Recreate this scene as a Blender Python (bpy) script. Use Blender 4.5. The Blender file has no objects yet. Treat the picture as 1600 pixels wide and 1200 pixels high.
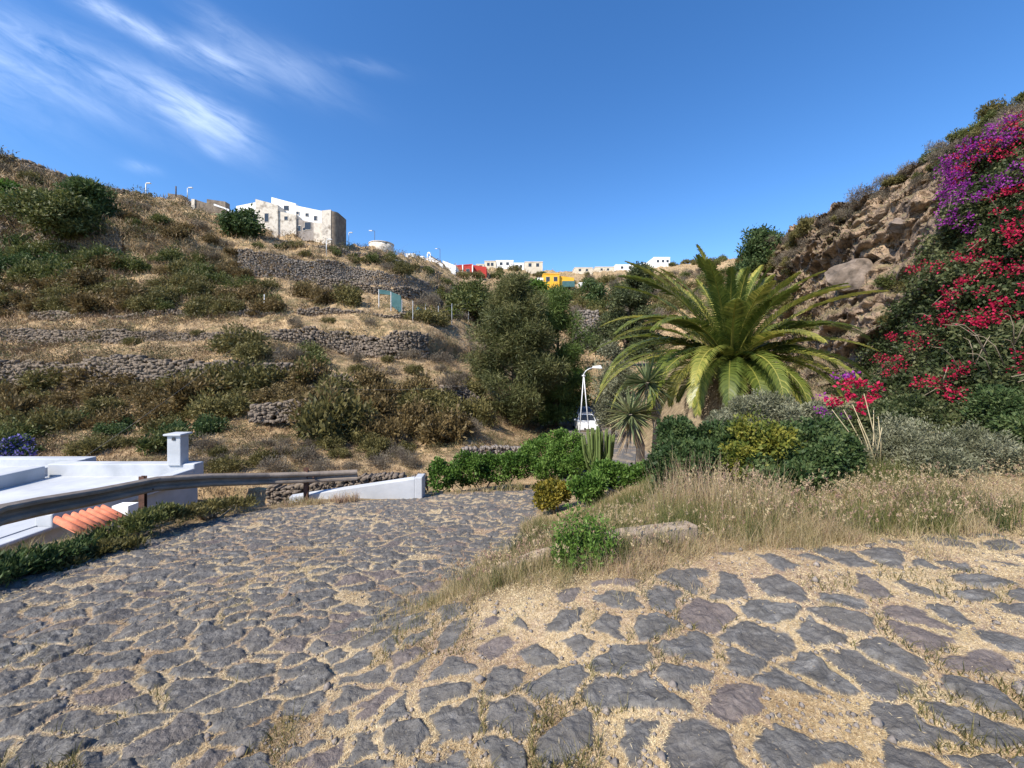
import bpy, math, random
import numpy as np
from mathutils import Vector, Matrix
from mathutils.bvhtree import BVHTree

# ------------------------------------------------------------------ camera, sky, sun, exposure
SC = bpy.context.scene
COL = SC.collection
F, CX, HY, CH = 610.0, 800.0, 572.0, 1.6        # focal length in photo pixels, horizon row, eye height
cd = bpy.data.cameras.new('camera'); CAM = bpy.data.objects.new('camera', cd); COL.objects.link(CAM)
CAM.location = (0, 0, CH); CAM.rotation_euler = (math.radians(90), 0, 0)
cd.sensor_width = 36; cd.lens = 36 * F / 1600; cd.shift_y = -28 / 1600; cd.clip_end = 5000; cd.clip_start = 0.05
SC.camera = CAM
SUN_EL, SUN_DIR = math.radians(45), Vector((-0.70, -0.71, 0)).normalized()
SD = Vector((SUN_DIR.x * math.cos(SUN_EL), SUN_DIR.y * math.cos(SUN_EL), math.sin(SUN_EL)))
ld = bpy.data.lights.new('sun', 'SUN'); ld.energy = 4.6; ld.angle = math.radians(0.5); ld.color = (1, 0.92, 0.79)
SUN = bpy.data.objects.new('sun', ld); COL.objects.link(SUN); SUN.rotation_euler = SD.to_track_quat('Z', 'Y').to_euler()
SC.view_settings.view_transform = 'Standard'; SC.view_settings.look = 'None'
SC.view_settings.exposure = 0.68; SC.view_settings.gamma = 1; SC.view_settings.use_curve_mapping = False

class NT:
    """small helper to write node trees"""
    def __init__(s, tree): s.t = tree; s.n = tree.nodes; s.l = tree.links; s.n.clear()
    def add(s, typ, ins=None, **kw):
        nd = s.n.new(typ)
        for k, v in kw.items(): setattr(nd, k, v)
        for k, v in (ins or {}).items():
            if isinstance(v, bpy.types.NodeSocket): s.l.new(v, nd.inputs[k])
            else: nd.inputs[k].default_value = v
        return nd
    def math(s, op, a, b=0.0, c=0.0, clamp=False):
        return s.add('ShaderNodeMath', {0: a, 1: b, 2: c}, operation=op, use_clamp=clamp).outputs[0]
    def ramp(s, fac, stops, interp='LINEAR'):
        r = s.add('ShaderNodeValToRGB', {0: fac}); r.color_ramp.interpolation = interp
        e = r.color_ramp.elements
        while len(e) < len(stops): e.new(0.5)
        for q, (p, c) in zip(e, stops):
            q.position = p; q.color = (*c, 1) if len(c) == 3 else c
        return r.outputs[0]
    def mix(s, fac, a, b, blend='MIX'):
        m = s.add('ShaderNodeMix', data_type='RGBA', blend_type=blend)
        for i, v in ((0, fac), (6, a), (7, b)):
            if isinstance(v, bpy.types.NodeSocket): s.l.new(v, m.inputs[i])
            else: m.inputs[i].default_value = v if i == 0 else ((*v, 1) if len(v) == 3 else v)
        return m.outputs[2]
    def noise(s, vec, scale, detail=4, rough=0.55, dist=0.0):
        return s.add('ShaderNodeTexNoise', {'Vector': vec, 'Scale': scale, 'Detail': detail, 'Roughness': rough, 'Distortion': dist}).outputs[0]

W = bpy.data.worlds.new('World'); SC.world = W; W.use_nodes = True
w = NT(W.node_tree)
sky = w.add('ShaderNodeTexSky', sky_type='NISHITA', sun_disc=False, sun_elevation=SUN_EL,
            sun_rotation=math.atan2(SUN_DIR.x, SUN_DIR.y), altitude=600, air_density=1.0, dust_density=0.35, ozone_density=2.6)
# thin cirrus: wisps given by direction (azimuth and height) with stretched noise
geo = w.add('ShaderNodeTexCoord').outputs['Generated']
sep = w.add('ShaderNodeSeparateXYZ', {0: geo})
yy = w.math('MAXIMUM', sep.outputs[1], 0.05)
ta = w.math('DIVIDE', sep.outputs[0], yy); tv = w.math('DIVIDE', sep.outputs[2], yy)
front = w.math('GREATER_THAN', sep.outputs[1], 0.05)
def wisp(px, py, ang, ln, wd, amp):
    cx, cy = (px - CX) / F, (HY - py) / F
    dx, dy = w.math('SUBTRACT', ta, cx), w.math('SUBTRACT', tv, cy)
    c, s_ = math.cos(ang), math.sin(ang)
    a = w.math('ADD', w.math('MULTIPLY', dx, c), w.math('MULTIPLY', dy, s_))
    b = w.math('SUBTRACT', w.math('MULTIPLY', dy, c), w.math('MULTIPLY', dx, s_))
    a2 = w.math('POWER', w.math('ABSOLUTE', w.math('MULTIPLY', a, F / ln)), 2.0)
    b2 = w.math('POWER', w.math('ABSOLUTE', w.math('MULTIPLY', b, F / wd)), 2.0)
    return w.math('MULTIPLY', w.math('EXPONENT', w.math('MULTIPLY', w.math('ADD', a2, b2), -1.0)), amp)
dn = math.radians(-30)
m = None
for q in ((60, 70, -27, 210, 22, .42), (190, 120, -30, 180, 32, .34), (310, 175, -32, 85, 30, .95), (365, 195, -30, 38, 14, .35), (230, 50, -30, 120, 14, .75),
          (335, 85, -28, 60, 14, .75), (150, 10, -28, 80, 16, .5), (80, 130, -28, 160, 16, .32), (430, 100, -25, 110, 30, .36), (330, 30, -35, 70, 18, .3),
          (560, 102, -10, 60, 12, .22), (220, 262, -15, 26, 8, .4), (330, 235, -35, 26, 8, .3), (380, 120, -30, 40, 12, .35), (-120, 60, -27, 200, 60, .6), (-300, 200, -20, 200, 50, .5)):
    v = wisp(q[0], q[1], math.radians(q[2]), *q[3:])
    m = v if m is None else w.math('ADD', m, v)
cmb = w.add('ShaderNodeCombineXYZ', {0: ta, 1: tv, 2: 0.0}).outputs[0]
rot = w.add('ShaderNodeVectorRotate', {'Vector': cmb, 'Angle': math.radians(30)}, rotation_type='Z_AXIS').outputs[0]
st = w.add('ShaderNodeVectorMath', {0: rot, 1: (2.0, 9, 1)}, operation='MULTIPLY').outputs[0]
st2 = w.add('ShaderNodeVectorMath', {0: rot, 1: (7, 32, 1)}, operation='MULTIPLY').outputs[0]
n1 = w.noise(st, 1.0, 7, 0.62, 0.6); n2 = w.noise(st2, 1.0, 5, 0.6, 0.8)
nn = w.math('ADD', w.math('MULTIPLY', n1, 2.1), w.math('MULTIPLY', n2, 1.3))
nn = w.math('SUBTRACT', nn, 1.18, clamp=True)
cl = w.math('MULTIPLY', w.math('MULTIPLY', m, nn), w.math('MULTIPLY', front, 0.42), clamp=True)
hs = w.add('ShaderNodeHueSaturation', {'Hue': 0.505, 'Saturation': 1.27, 'Value': 0.98, 'Color': sky.outputs[0]}).outputs[0]
skc = w.mix(cl, hs, (6.6, 7.4, 8.8))
bg = w.add('ShaderNodeBackground', {'Color': skc, 'Strength': 0.15})
w.add('ShaderNodeOutputWorld', {0: bg.outputs[0]})

# ------------------------------------------------------------------ helpers
RG = np.random.default_rng(11)
random.seed(5)

def hashf(ix, iy, seed):
    h = (ix.astype(np.int64) * 374761393 + iy.astype(np.int64) * 668265263 + seed * 144269504) & 0x7fffffff
    h = ((h ^ (h >> 13)) * 1274126177) & 0x7fffffff
    h = (h ^ (h >> 16)) & 0xffff
    return h / 65535.0
def vnoise(x, y, seed=0):
    x = np.asarray(x, float); y = np.asarray(y, float)
    ix, iy = np.floor(x), np.floor(y); fx, fy = x - ix, y - iy
    fx = fx * fx * fx * (fx * (fx * 6 - 15) + 10); fy = fy * fy * fy * (fy * (fy * 6 - 15) + 10)
    a, b = hashf(ix, iy, seed), hashf(ix + 1, iy, seed); c, d = hashf(ix, iy + 1, seed), hashf(ix + 1, iy + 1, seed)
    return (a + (b - a) * fx) * (1 - fy) + (c + (d - c) * fx) * fy
def fbm(x, y, oc=4, seed=0, g=0.5):
    s = 0; a = 1; t = 0
    for o in range(oc):
        s = s + a * (vnoise(x * 2 ** o + 17.3 * o, y * 2 ** o - 9.1 * o, seed + o) - 0.5); t += a; a *= g
    return s / t * 2
def sstep(a, b, x): t = np.clip((x - a) / (b - a), 0, 1); return t * t * (3 - 2 * t)

def sdist(x, y, pts):
    """distance to a polyline, positive on its left side"""
    best = np.full(np.shape(x), 1e9); sg = np.ones(np.shape(x))
    for (ax, ay), (bx, by) in zip(pts[:-1], pts[1:]):
        ex, ey = bx - ax, by - ay
        t = np.clip(((x - ax) * ex + (y - ay) * ey) / (ex * ex + ey * ey), 0, 1)
        d = np.hypot(x - ax - t * ex, y - ay - t * ey)
        s = np.sign(ex * (y - ay) - ey * (x - ax)); s = np.where(s == 0, 1, s)
        k = d < best - 1e-9
        best = np.where(k, d, best); sg = np.where(k, s, sg)
    return best * sg

def tag(o, label=None, cat=None, group=None, kind=None):
    if label: o['label'] = label
    if cat: o['category'] = cat
    if group: o['group'] = group
    if kind: o['kind'] = kind
    elif label: o['kind'] = 'thing'
    return o
def empty(name, loc, label=None, cat=None, group=None, rz=0):
    o = bpy.data.objects.new(name, None); COL.objects.link(o); o.location = loc; o.rotation_euler = (0, 0, rz)
    o.empty_display_size = 0.2
    return tag(o, label, cat, group)
def link(name, me, mat=None, parent=None):
    o = bpy.data.objects.new(name, me); COL.objects.link(o)
    if mat is not None and not me.materials: me.materials.append(mat)
    if parent is not None: o.parent = parent
    return o
def mk(name, v, f, attrs=None, smooth=False):
    """mesh from numpy arrays; f is one (n,k) array or a list of such arrays"""
    fs = [a for a in (f if isinstance(f, list) else [f]) if len(a)]
    me = bpy.data.meshes.new(name)
    v = np.ascontiguousarray(v, dtype=np.float32)
    me.vertices.add(len(v)); me.vertices.foreach_set('co', v.ravel())
    idx = np.concatenate([np.asarray(a, np.int32).ravel() for a in fs])
    tot = np.concatenate([np.full(len(a), np.shape(a)[1], np.int32) for a in fs])
    st = np.concatenate([[0], np.cumsum(tot)[:-1]]).astype(np.int32)
    me.loops.add(len(idx)); me.loops.foreach_set('vertex_index', idx)
    me.polygons.add(len(tot)); me.polygons.foreach_set('loop_start', st)
    for k, a in (attrs or {}).items():
        a = np.ascontiguousarray(a, np.float32)
        dom = 'POINT' if len(a) == len(v) else 'FACE'
        at = me.attributes.new(k, 'FLOAT', dom); at.data.foreach_set('value', a)
    me.update(calc_edges=True); me.validate()
    if smooth: me.polygons.foreach_set('use_smooth', np.ones(len(tot), bool))
    return me

class MB:
    """collects boxes, prisms, tubes, rings into one mesh"""
    def __init__(s): s.v = []; s.f = []; s.n = 0
    def put(s, v, f):
        s.v += [tuple(p) for p in v]; s.f += [tuple(i + s.n for i in q) for q in f]; s.n += len(v); return s
    def box(s, x0, x1, y0, y1, z0, z1):
        return s.put([(x0, y0, z0), (x1, y0, z0), (x1, y1, z0), (x0, y1, z0), (x0, y0, z1), (x1, y0, z1), (x1, y1, z1), (x0, y1, z1)],
                     [(0, 3, 2, 1), (4, 5, 6, 7), (0, 1, 5, 4), (1, 2, 6, 5), (2, 3, 7, 6), (3, 0, 4, 7)])
    def hexa(s, b, t):
        return s.put(list(b) + list(t), [(0, 3, 2, 1), (4, 5, 6, 7), (0, 1, 5, 4), (1, 2, 6, 5), (2, 3, 7, 6), (3, 0, 4, 7)])
    def prism(s, pts, d):
        """polygon in 3-D swept along vector d"""
        n = len(pts); d = Vector(d); a = [Vector(p) for p in pts]
        return s.put(a + [p + d for p in a], [tuple(range(n))[::-1], tuple(range(n, 2 * n))] + [(i, (i + 1) % n, n + (i + 1) % n, n + i) for i in range(n)])
    def tube(s, pts, r, k=6, cap=True):
        pts = [Vector(p) for p in pts]; r = r if isinstance(r, (list, tuple)) else [r] * len(pts)
        vs = []; up0 = None
        for i, p in enumerate(pts):
            d = (pts[min(i + 1, len(pts) - 1)] - pts[max(i - 1, 0)]).normalized()
            if up0 is None: up0 = d.orthogonal().normalized()
            u = (up0 - d * up0.dot(d)); u = u.normalized() if u.length > 1e-6 else d.orthogonal().normalized(); up0 = u
            q = d.cross(u)
            for j in range(k):
                a = 2 * math.pi * j / k; vs.append(p + (u * math.cos(a) + q * math.sin(a)) * r[i])
        fs = [(i * k + j, i * k + (j + 1) % k, (i + 1) * k + (j + 1) % k, (i + 1) * k + j) for i in range(len(pts) - 1) for j in range(k)]
        if cap: fs += [tuple(range(k))[::-1], tuple(range((len(pts) - 1) * k, len(pts) * k))]
        return s.put(vs, fs)
    def build(s, name, mat, parent=None, smooth=False, bevel=0):
        me = bpy.data.meshes.new(name); me.from_pydata([tuple(p) for p in s.v], [], s.f); me.update()
        if smooth:
            for p in me.polygons: p.use_smooth = True
        o = link(name, me, mat, parent)
        if bevel:
            b = o.modifiers.new('bevel', 'BEVEL'); b.width = bevel; b.segments = 2; b.limit_method = 'ANGLE'
        return o

def px(x, y, Y):
    """point of the place seen in the photo at (x, y) when it stands Y metres ahead"""
    return Vector(((x - CX) / F * Y, Y, CH - (y - HY) / F * Y))

# ------------------------------------------------------------------ materials
def new_mat(name):
    m = bpy.data.materials.new(name); m.use_nodes = True; return m, NT(m.node_tree)
def finish(nt, col, rough=0.8, bump=None, bstr=0.3, bdist=0.02, metal=0.0, spec=0.3):
    p = nt.add('ShaderNodeBsdfPrincipled', {'Roughness': rough, 'Metallic': metal, 'Specular IOR Level': spec})
    if isinstance(col, bpy.types.NodeSocket): nt.l.new(col, p.inputs[0])
    else: p.inputs[0].default_value = (*col, 1)
    if bump is not None:
        b = nt.add('ShaderNodeBump', {'Height': bump, 'Strength': bstr, 'Distance': bdist}); nt.l.new(b.outputs[0], p.inputs['Normal'])
    nt.add('ShaderNodeOutputMaterial', {0: p.outputs[0]}); return p
def pos(nt): return nt.add('ShaderNodeNewGeometry').outputs['Position']
def mottled(name, c1, c2, scale=3.0, rough=0.8, bstr=0.3, detail=6, metal=0.0, c3=None, spec=0.3, bdist=0.02):
    m, nt = new_mat(name)
    co = nt.add('ShaderNodeTexCoord').outputs['Object'] if False else pos(nt)
    n = nt.noise(co, scale, detail, 0.62)
    stops = [(0.32, c1), (0.68, c2)] if c3 is None else [(0.3, c1), (0.5, c2), (0.7, c3)]
    n2 = nt.noise(co, scale * 5, 5, 0.6)
    finish(nt, nt.ramp(n, stops), rough, n2, bstr, bdist, metal, spec)
    return m
def leaf_mat(name, stops, trans=0.3, rough=0.55, objvar=0.25, spec=0.25):
    m, nt = new_mat(name)
    at = nt.add('ShaderNodeAttribute', attribute_name='tint').outputs['Fac']
    oi = nt.add('ShaderNodeObjectInfo').outputs['Random']
    f = nt.math('ADD', at, nt.math('MULTIPLY', nt.math('SUBTRACT', oi, 0.5), objvar), clamp=True)
    k = len(stops)
    c = nt.ramp(f, [(i / (k - 1), s) for i, s in enumerate(stops)])
    p = nt.add('ShaderNodeBsdfPrincipled', {'Base Color': c, 'Roughness': rough, 'Specular IOR Level': spec})
    t = nt.add('ShaderNodeBsdfTranslucent', {'Color': c})
    mx = nt.add('ShaderNodeMixShader', {0: trans, 1: p.outputs[0], 2: t.outputs[0]})
    nt.add('ShaderNodeOutputMaterial', {0: mx.outputs[0]}); return m

M = {}
M['hedge'] = leaf_mat('hedge_leaf', [(0.043, 0.094, 0.014), (0.094, 0.174, 0.029), (0.174, 0.268, 0.058)])
M['dark_green'] = leaf_mat('dark_leaf', [(.032, .06, .02), (.06, .10, .032), (.125, .165, .06)])
M['lime'] = leaf_mat('lime_leaf', [(.05, .08, .015), (.12, .145, .025), (.26, .24, .04)])
M['yellow'] = leaf_mat('yellow_leaf', [(.06, .075, .012), (.20, .17, .025), (.36, .28, .045)])
M['grey'] = leaf_mat('grey_leaf', [(.095, .10, .055), (.17, .175, .105), (.30, .295, .195)], objvar=.15)
M['olive'] = leaf_mat('olive_leaf', [(.06, .06, .02), (.135, .12, .04), (.235, .20, .075)])
M['brown'] = leaf_mat('rust_leaf', [(.075, .055, .022), (.155, .108, .042), (.24, .18, .08)])
M['scrubgreen'] = leaf_mat('scrub_leaf', [(.05, .07, .02), (.11, .125, .035), (.19, .19, .07)])
M['greyscrub'] = leaf_mat('dry_twig', [(0.090, 0.072, 0.054), (0.168, 0.138, 0.102), (0.264, 0.228, 0.168)])
M['pine'] = leaf_mat('pine_needle', [(.042, .052, .018), (.09, .10, .034), (.165, .16, .062)], trans=.2)
M['pine_green'] = leaf_mat('pine_needle_green', [(.05, .085, .02), (.10, .15, .035), (.17, .22, .06)], trans=.2)
M['pine_dark'] = leaf_mat('pine_needle_dark', [(0.032, 0.046, 0.020), (0.070, 0.087, 0.035), (0.131, 0.145, 0.058)], trans=.2)
M['palm'] = leaf_mat('palm_leaf', [(.065, .10, .02), (.17, .205, .04), (.50, .45, .11)], trans=.42, rough=.35, objvar=.6, spec=.5)  # yellow highlights are painted into the light end of the ramp
M['palmdead'] = leaf_mat('dead_frond', [(0.145, 0.102, 0.065), (0.290, 0.217, 0.145), (0.435, 0.348, 0.232)], trans=.15)
M['yucca'] = leaf_mat('yucca_leaf', [(0.072, 0.109, 0.051), (0.160, 0.189, 0.087), (0.377, 0.362, 0.189)], trans=.2, rough=.45)
M['cactus'] = leaf_mat('cactus_skin', [(.11, .15, .045), (.19, .23, .08), (.27, .30, .13)], trans=.0)
M['bougleaf'] = leaf_mat('bougainvillea_leaf', [(.028, .042, .014), (.058, .08, .028), (.14, .15, .065)])
M['red'] = leaf_mat('red_bract', [(.26, .007, .035), (.50, .013, .065), (.72, .04, .13)], trans=.4)
M['purple'] = leaf_mat('purple_bract', [(.15, .012, .17), (.31, .03, .33), (.50, .09, .48)], trans=.4)
M['lilac'] = leaf_mat('lilac_bloom', [(.16, .13, .42), (.26, .22, .6), (.4, .36, .75)], trans=.3)
M['straw'] = leaf_mat('straw', [(.33, .22, .12), (.58, .45, .26), (.78, .66, .43)], trans=.3, objvar=0)
M['tallgrass'] = leaf_mat('tall_dry_grass', [(.15, .155, .055), (.27, .23, .10), (.43, .34, .185), (.56, .45, .27), (.40, .26, .19)], trans=.35, objvar=0)
M['hillgrass'] = leaf_mat('hill_grass', [(.17, .115, .07), (.31, .215, .125), (.48, .355, .21), (.18, .15, .08)], trans=.2, objvar=0)
M['twig'] = mottled('twig_bark', (.16, .12, .08), (.30, .25, .18), 8)
M['bark'] = mottled('bark', (.05, .035, .025), (.13, .095, .07), 6, .9, .5)
M['palebark'] = mottled('pale_bark', (.22, .17, .12), (.42, .34, .26), 5, .9, .6)
M['white'] = mottled('white_plaster', (.36, .38, .405), (.53, .545, .57), 1.1, .85, .15)
M['whitefar'] = mottled('white_wall_paint', (.74, .74, .74), (.86, .85, .84), .6, .9, .1)
M['cream'] = mottled('cream_wall', (.50, .44, .35), (.66, .60, .50), .5, .9, .1)
M['redwall'] = mottled('red_wall', (.36, .035, .03), (.46, .05, .04), .5, .85, .1)
M['yellowwall'] = mottled('yellow_wall', (.72, .36, .03), (.82, .45, .05), .5, .85, .1)
M['teal'] = mottled('teal_net', (.035, .10, .11), (.075, .16, .165), 1, .8, .2)
M['castle'] = mottled('pale_rubble_wall', (.22, .18, .145), (.66, .60, .52), .9, .95, .8, 9, c3=(.50, .44, .37))
M['castledark'] = mottled('brown_and_shaded_rubble', (.11, .085, .068), (.25, .205, .16), 1.3, .95, .6, 8)  # brown stone of the ruins; on the bastion its darkness is painted shade
M['castleshade'] = mottled('painted_shade_porch_wall', (.22, .19, .17), (.36, .32, .29), 1.0, .9, .4)  # castle stone with the porch's shade put into its grey
M['glass'] = mottled('window_glass', (.02, .025, .03), (.05, .055, .06), 1, .15, .0, spec=.6)
M['frame'] = mottled('frame_grey', (.25, .24, .22), (.38, .36, .34), 2, .6, .1)
M['stone'] = mottled('dry_stone', (.05, .041, .034), (.205, .165, .13), 3.6, .95, .6, 6, c3=(.11, .088, .07))
M['greystone'] = mottled('grey_dry_stone', (.065, .057, .05), (.25, .215, .185), 3.4, .95, .6, 6, c3=(.135, .118, .104))
M['stonegap'] = mottled('wall_core', (.05, .04, .032), (.10, .08, .06), 2, .95, .4)
M['rail'] = mottled('weathered_steel', (.17, .14, .115), (.30, .25, .205), 4, .7, .15, metal=.0, spec=.25)
M['rust'] = mottled('rusty_post', (.06, .03, .02), (.12, .06, .045), 12, .8, .3)
M['galv'] = mottled('galvanised_pole', (.50, .51, .52), (.66, .67, .68), 3, .5, .05, metal=.3)
M['lampwhite'] = mottled('lamp_housing', (.62, .62, .62), (.75, .75, .75), 3, .4, .05)
M['tile'] = mottled('clay_tile', (.45, .13, .07), (.66, .24, .14), 6, .8, .3)
M['mortar'] = mottled('weathered_render', (.22, .17, .125), (.46, .37, .29), 3.5, .95, .5, 8)
M['carwhite'] = mottled('white_car_paint', (.72, .73, .75), (.78, .79, .8), 1, .25, 0, spec=.5)
M['cargrey'] = mottled('silver_car_paint', (.36, .37, .39), (.42, .43, .45), 1, .3, 0, metal=.4, spec=.5)
M['carblue'] = mottled('dark_car_paint', (.05, .06, .09), (.07, .08, .11), 1, .25, 0, spec=.5)
M['tyre'] = mottled('tyre_rubber', (.015, .015, .015), (.03, .03, .03), 4, .85, .1)
M['rim'] = mottled('alloy_rim', (.4, .4, .42), (.55, .55, .57), 3, .35, 0, metal=.6)
M['lamp_lens'] = mottled('lamp_lens', (.5, .5, .5), (.7, .7, .7), 3, .1, 0, spec=.6)
M['plate'] = mottled('number_plate', (.7, .7, .68), (.8, .8, .78), 3, .5, 0)
M['cable'] = mottled('cable', (.12, .11, .10), (.2, .19, .18), 3, .7, 0)
M['slab'] = mottled('grey_slab_rock', (.055, .045, .037), (.24, .19, .155), 2.4, .95, .6, 8)
M['boulder'] = mottled('boulder_rock', (.22, .16, .12), (.46, .36, .27), .9, .95, .7, 8, c3=(.34, .27, .22))

# ------------------------------------------------------------------ ground: one sheet with the cobbled road in it
LB = [(-11, -9), (-6.9, 2), (-6.75, 4.7), (-6.5, 6.9), (-4.5, 9.75), (-2.3, 10.2), (0.6, 11.4), (2.0, 15), (2.6, 20), (3.0, 28), (3.5, 60)]     # outer edge of the roadside bank
LE = [(-8, -9), (-5.1, 2.5), (-5.15, 3.84), (-5.75, 6.3), (-4.9, 8.4), (-2.3, 9.75), (0.7, 10.9), (2.6, 14.5), (3.4, 20), (4.0, 28), (4.4, 60)]   # left edge of the cobbles
RE = [(-1.0, -9), (-0.95, 3.1), (-0.45, 4.2), (0.2, 6), (0.5, 8), (1.8, 10.5), (4.2, 13), (6, 16), (7.2, 22), (8.5, 30), (9.6, 60)]   # right edge of the road going down
BE = [(-0.95, 3.1), (0.24, 2.93), (0.93, 2.92), (2.3, 3.3), (3.4, 3.5), (4.8, 3.7), (9, 4.4), (30, 7)]                                  # far edge of the upper path
def zroad(Y): return np.where(Y < 11, -0.17 * np.clip(Y, -4, 11) , -1.87 - 0.0915 * np.clip(Y - 11, 0, 23))
def ground_base(X, Y):
    X = np.asarray(X, float); Y = np.asarray(Y, float)
    zl = zroad(Y)
    zr = np.where(Y > 4.3, (Y - 4.3) * (-0.12 + 0.16 * sstep(2.5, 7.5, X)), 0) + 0.0
    d = -sdist(X, Y, RE)
    wd = np.interp(Y, [0, 3.2, 4.5, 8, 14], [2.6, 1.9, 3.0, 3.6, 4.2])
    wr = sstep(-0.45 * wd + .4 * sstep(2.6, 4.2, Y) * wd, 0.9 * wd, d)
    z = zl * (1 - wr) + zr * wr
    q = sdist(X, Y, LB)
    drop = np.where(Y < 12.5, 3.0, 1.2)
    z = z - np.clip(q * 0.75, 0, 1) * drop - np.clip(q - 1.3, 0, 30) * 0.02
    return z
def road_mask(X, Y):
    n = fbm(X * 1.3, Y * 1.3, 3, 5) * 0.28
    inl = sdist(X, Y, LE) + n * 1.2
    grass = np.minimum(-sdist(X, Y, RE), sdist(X, Y, BE)) + n
    return sstep(0.10, -0.06, inl) * sstep(0.12, -0.10, grass)

# stones: scattered sites, cell edges give the joints
sites = []
for (n, x0, x1, y0, y1) in ((16000, -9, 11, 0.2, 13.5),):
    acc = np.zeros((4200, 2)); k = 0
    cand = np.column_stack([RG.uniform(x0, x1, n), RG.uniform(y0, y1, n)])
    for c in cand:
        right = float(sstep(-0.8, 1.6, c[0] + (c[1] - 2) * -0.3))
        r = (0.19 + 0.062 * right) * (0.5 + 0.95 * RG.random() ** 1.3)
        if k == 0 or np.min(((acc[:k, 0] - c[0]) / 1.3) ** 2 + (acc[:k, 1] - c[1]) ** 2) > r * r:
            acc[k] = c; k += 1
            if k >= 4200: break
    sites = acc[:k]
S = np.column_stack([sites[:, 0] / 1.3, sites[:, 1]])
SR = RG.random((len(S), 6))
CELL = 0.6
bx, by = np.floor(S[:, 0] / CELL).astype(int), np.floor(S[:, 1] / CELL).astype(int)
bx0, by0 = bx.min() - 2, by.min() - 2
NXB, NYB = bx.max() - bx0 + 3, by.max() - by0 + 3
buckets = {}
for i, (a, b) in enumerate(zip(bx - bx0, by - by0)): buckets.setdefault((a, b), []).append(i)
KB = max(len(v) for v in buckets.values())
TB = np.full((NXB, NYB, KB), -1, int)
for (a, b), v in buckets.items(): TB[a, b, :len(v)] = v
def voro(X, Y):
    """nearest site and distance to its cell edge"""
    out_i = np.zeros(X.size, int); out_e = np.zeros(X.size)
    xs, ys = X.ravel() / 1.3, Y.ravel()
    for s in range(0, X.size, 40000):
        x, y = xs[s:s + 40000], ys[s:s + 40000]
        cx = np.clip(np.floor(x / CELL).astype(int) - bx0, 1, NXB - 2); cy = np.clip(np.floor(y / CELL).astype(int) - by0, 1, NYB - 2)
        ids = np.concatenate([TB[cx + a, cy + b] for a in (-1, 0, 1) for b in (-1, 0, 1)], axis=1)
        px_, py_ = np.where(ids >= 0, S[ids, 0], 99), np.where(ids >= 0, S[ids, 1], 99)
        d2 = (px_ - x[:, None]) ** 2 + (py_ - y[:, None]) ** 2
        j = np.argmin(d2, axis=1); r = np.arange(len(x))
        ax, ay = px_[r, j], py_[r, j]
        ex, ey = px_ - ax[:, None], py_ - ay[:, None]
        L = np.hypot(ex, ey)
        e = ((ax[:, None] + px_) / 2 - x[:, None]) * ex + ((ay[:, None] + py_) / 2 - y[:, None]) * ey
        e = np.where((L > 1e-6) & (ids >= 0), e / np.maximum(L, 1e-6), 9)
        out_i[s:s + 40000] = ids[r, j]; out_e[s:s + 40000] = e.min(axis=1)
    return out_i.reshape(X.shape), out_e.reshape(X.shape)
def stone_layer(X, Y):
    """stone mask 0..1, height, per-stone random"""
    wx = X + (fbm(X * 3.3, Y * 3.3, 4, 21, .6) * 0.095 + fbm(X * 17, Y * 17, 3, 22, .65) * .022); wy = Y + (fbm(X * 3.3, Y * 3.3, 4, 31, .6) * 0.085 + fbm(X * 17, Y * 17, 3, 32, .65) * .022)
    i, e = voro(wx, wy); r = SR[i]
    right = sstep(-1.2, 1.8, X + (Y - 2) * -0.3)
    rm = road_mask(X, Y)
    gap = (-0.004 + 0.018 * r[..., 0]) * (1 - right) + (-0.006 + 0.034 * r[..., 0]) * right
    gap = gap + 0.02 * (fbm(X * 8, Y * 8, 4, 44, .6) + 0.25) + .03 * np.clip(fbm(X * .8, Y * .8, 3, 46), 0, 1)
    keep = (0.98 - 0.055 * right)
    nearB = sstep(1.0, 0.1, -sdist(X, Y, BE)) * right
    keep = keep - 0.22 * nearB
    gap = gap + 0.02 * nearB
    on = (r[..., 1] < keep) * 1.0
    rmn = sstep(0.35, 0.6, rm)
    inside = (e - gap)
    edge = np.interp(r[..., 3], [0, 1], [0.02, 0.06])
    mask = sstep(-0.004, 0.008, inside) * on * rmn
    prof = sstep(-0.005, 1.0, inside / edge) ** 0.7 * on * rmn
    lx, ly = (X - S[i, 0] * 1.3), (Y - S[i, 1])
    tilt = lx * (r[..., 4] - 0.5) * 0.17 + ly * (r[..., 5] - 0.5) * 0.15
    ang = r[..., 2] * 3.14
    gx, gy = X * np.cos(ang) + Y * np.sin(ang), -X * np.sin(ang) + Y * np.cos(ang)
    rough = fbm(gx * 6, gy * 11, 5, 7, .62) * 0.017 + fbm(X * 12, Y * 12, 4, 18, .6) * .008 + fbm(X * 30, Y * 30, 2, 17) * .004 + np.abs(fbm(X * 3 + 5, Y * 3, 3, 9)) * -0.02
    hgt = prof * (0.010 + 0.017 * r[..., 2] + tilt + rough * 1.1)
    return mask, hgt, r[..., 3]

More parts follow.
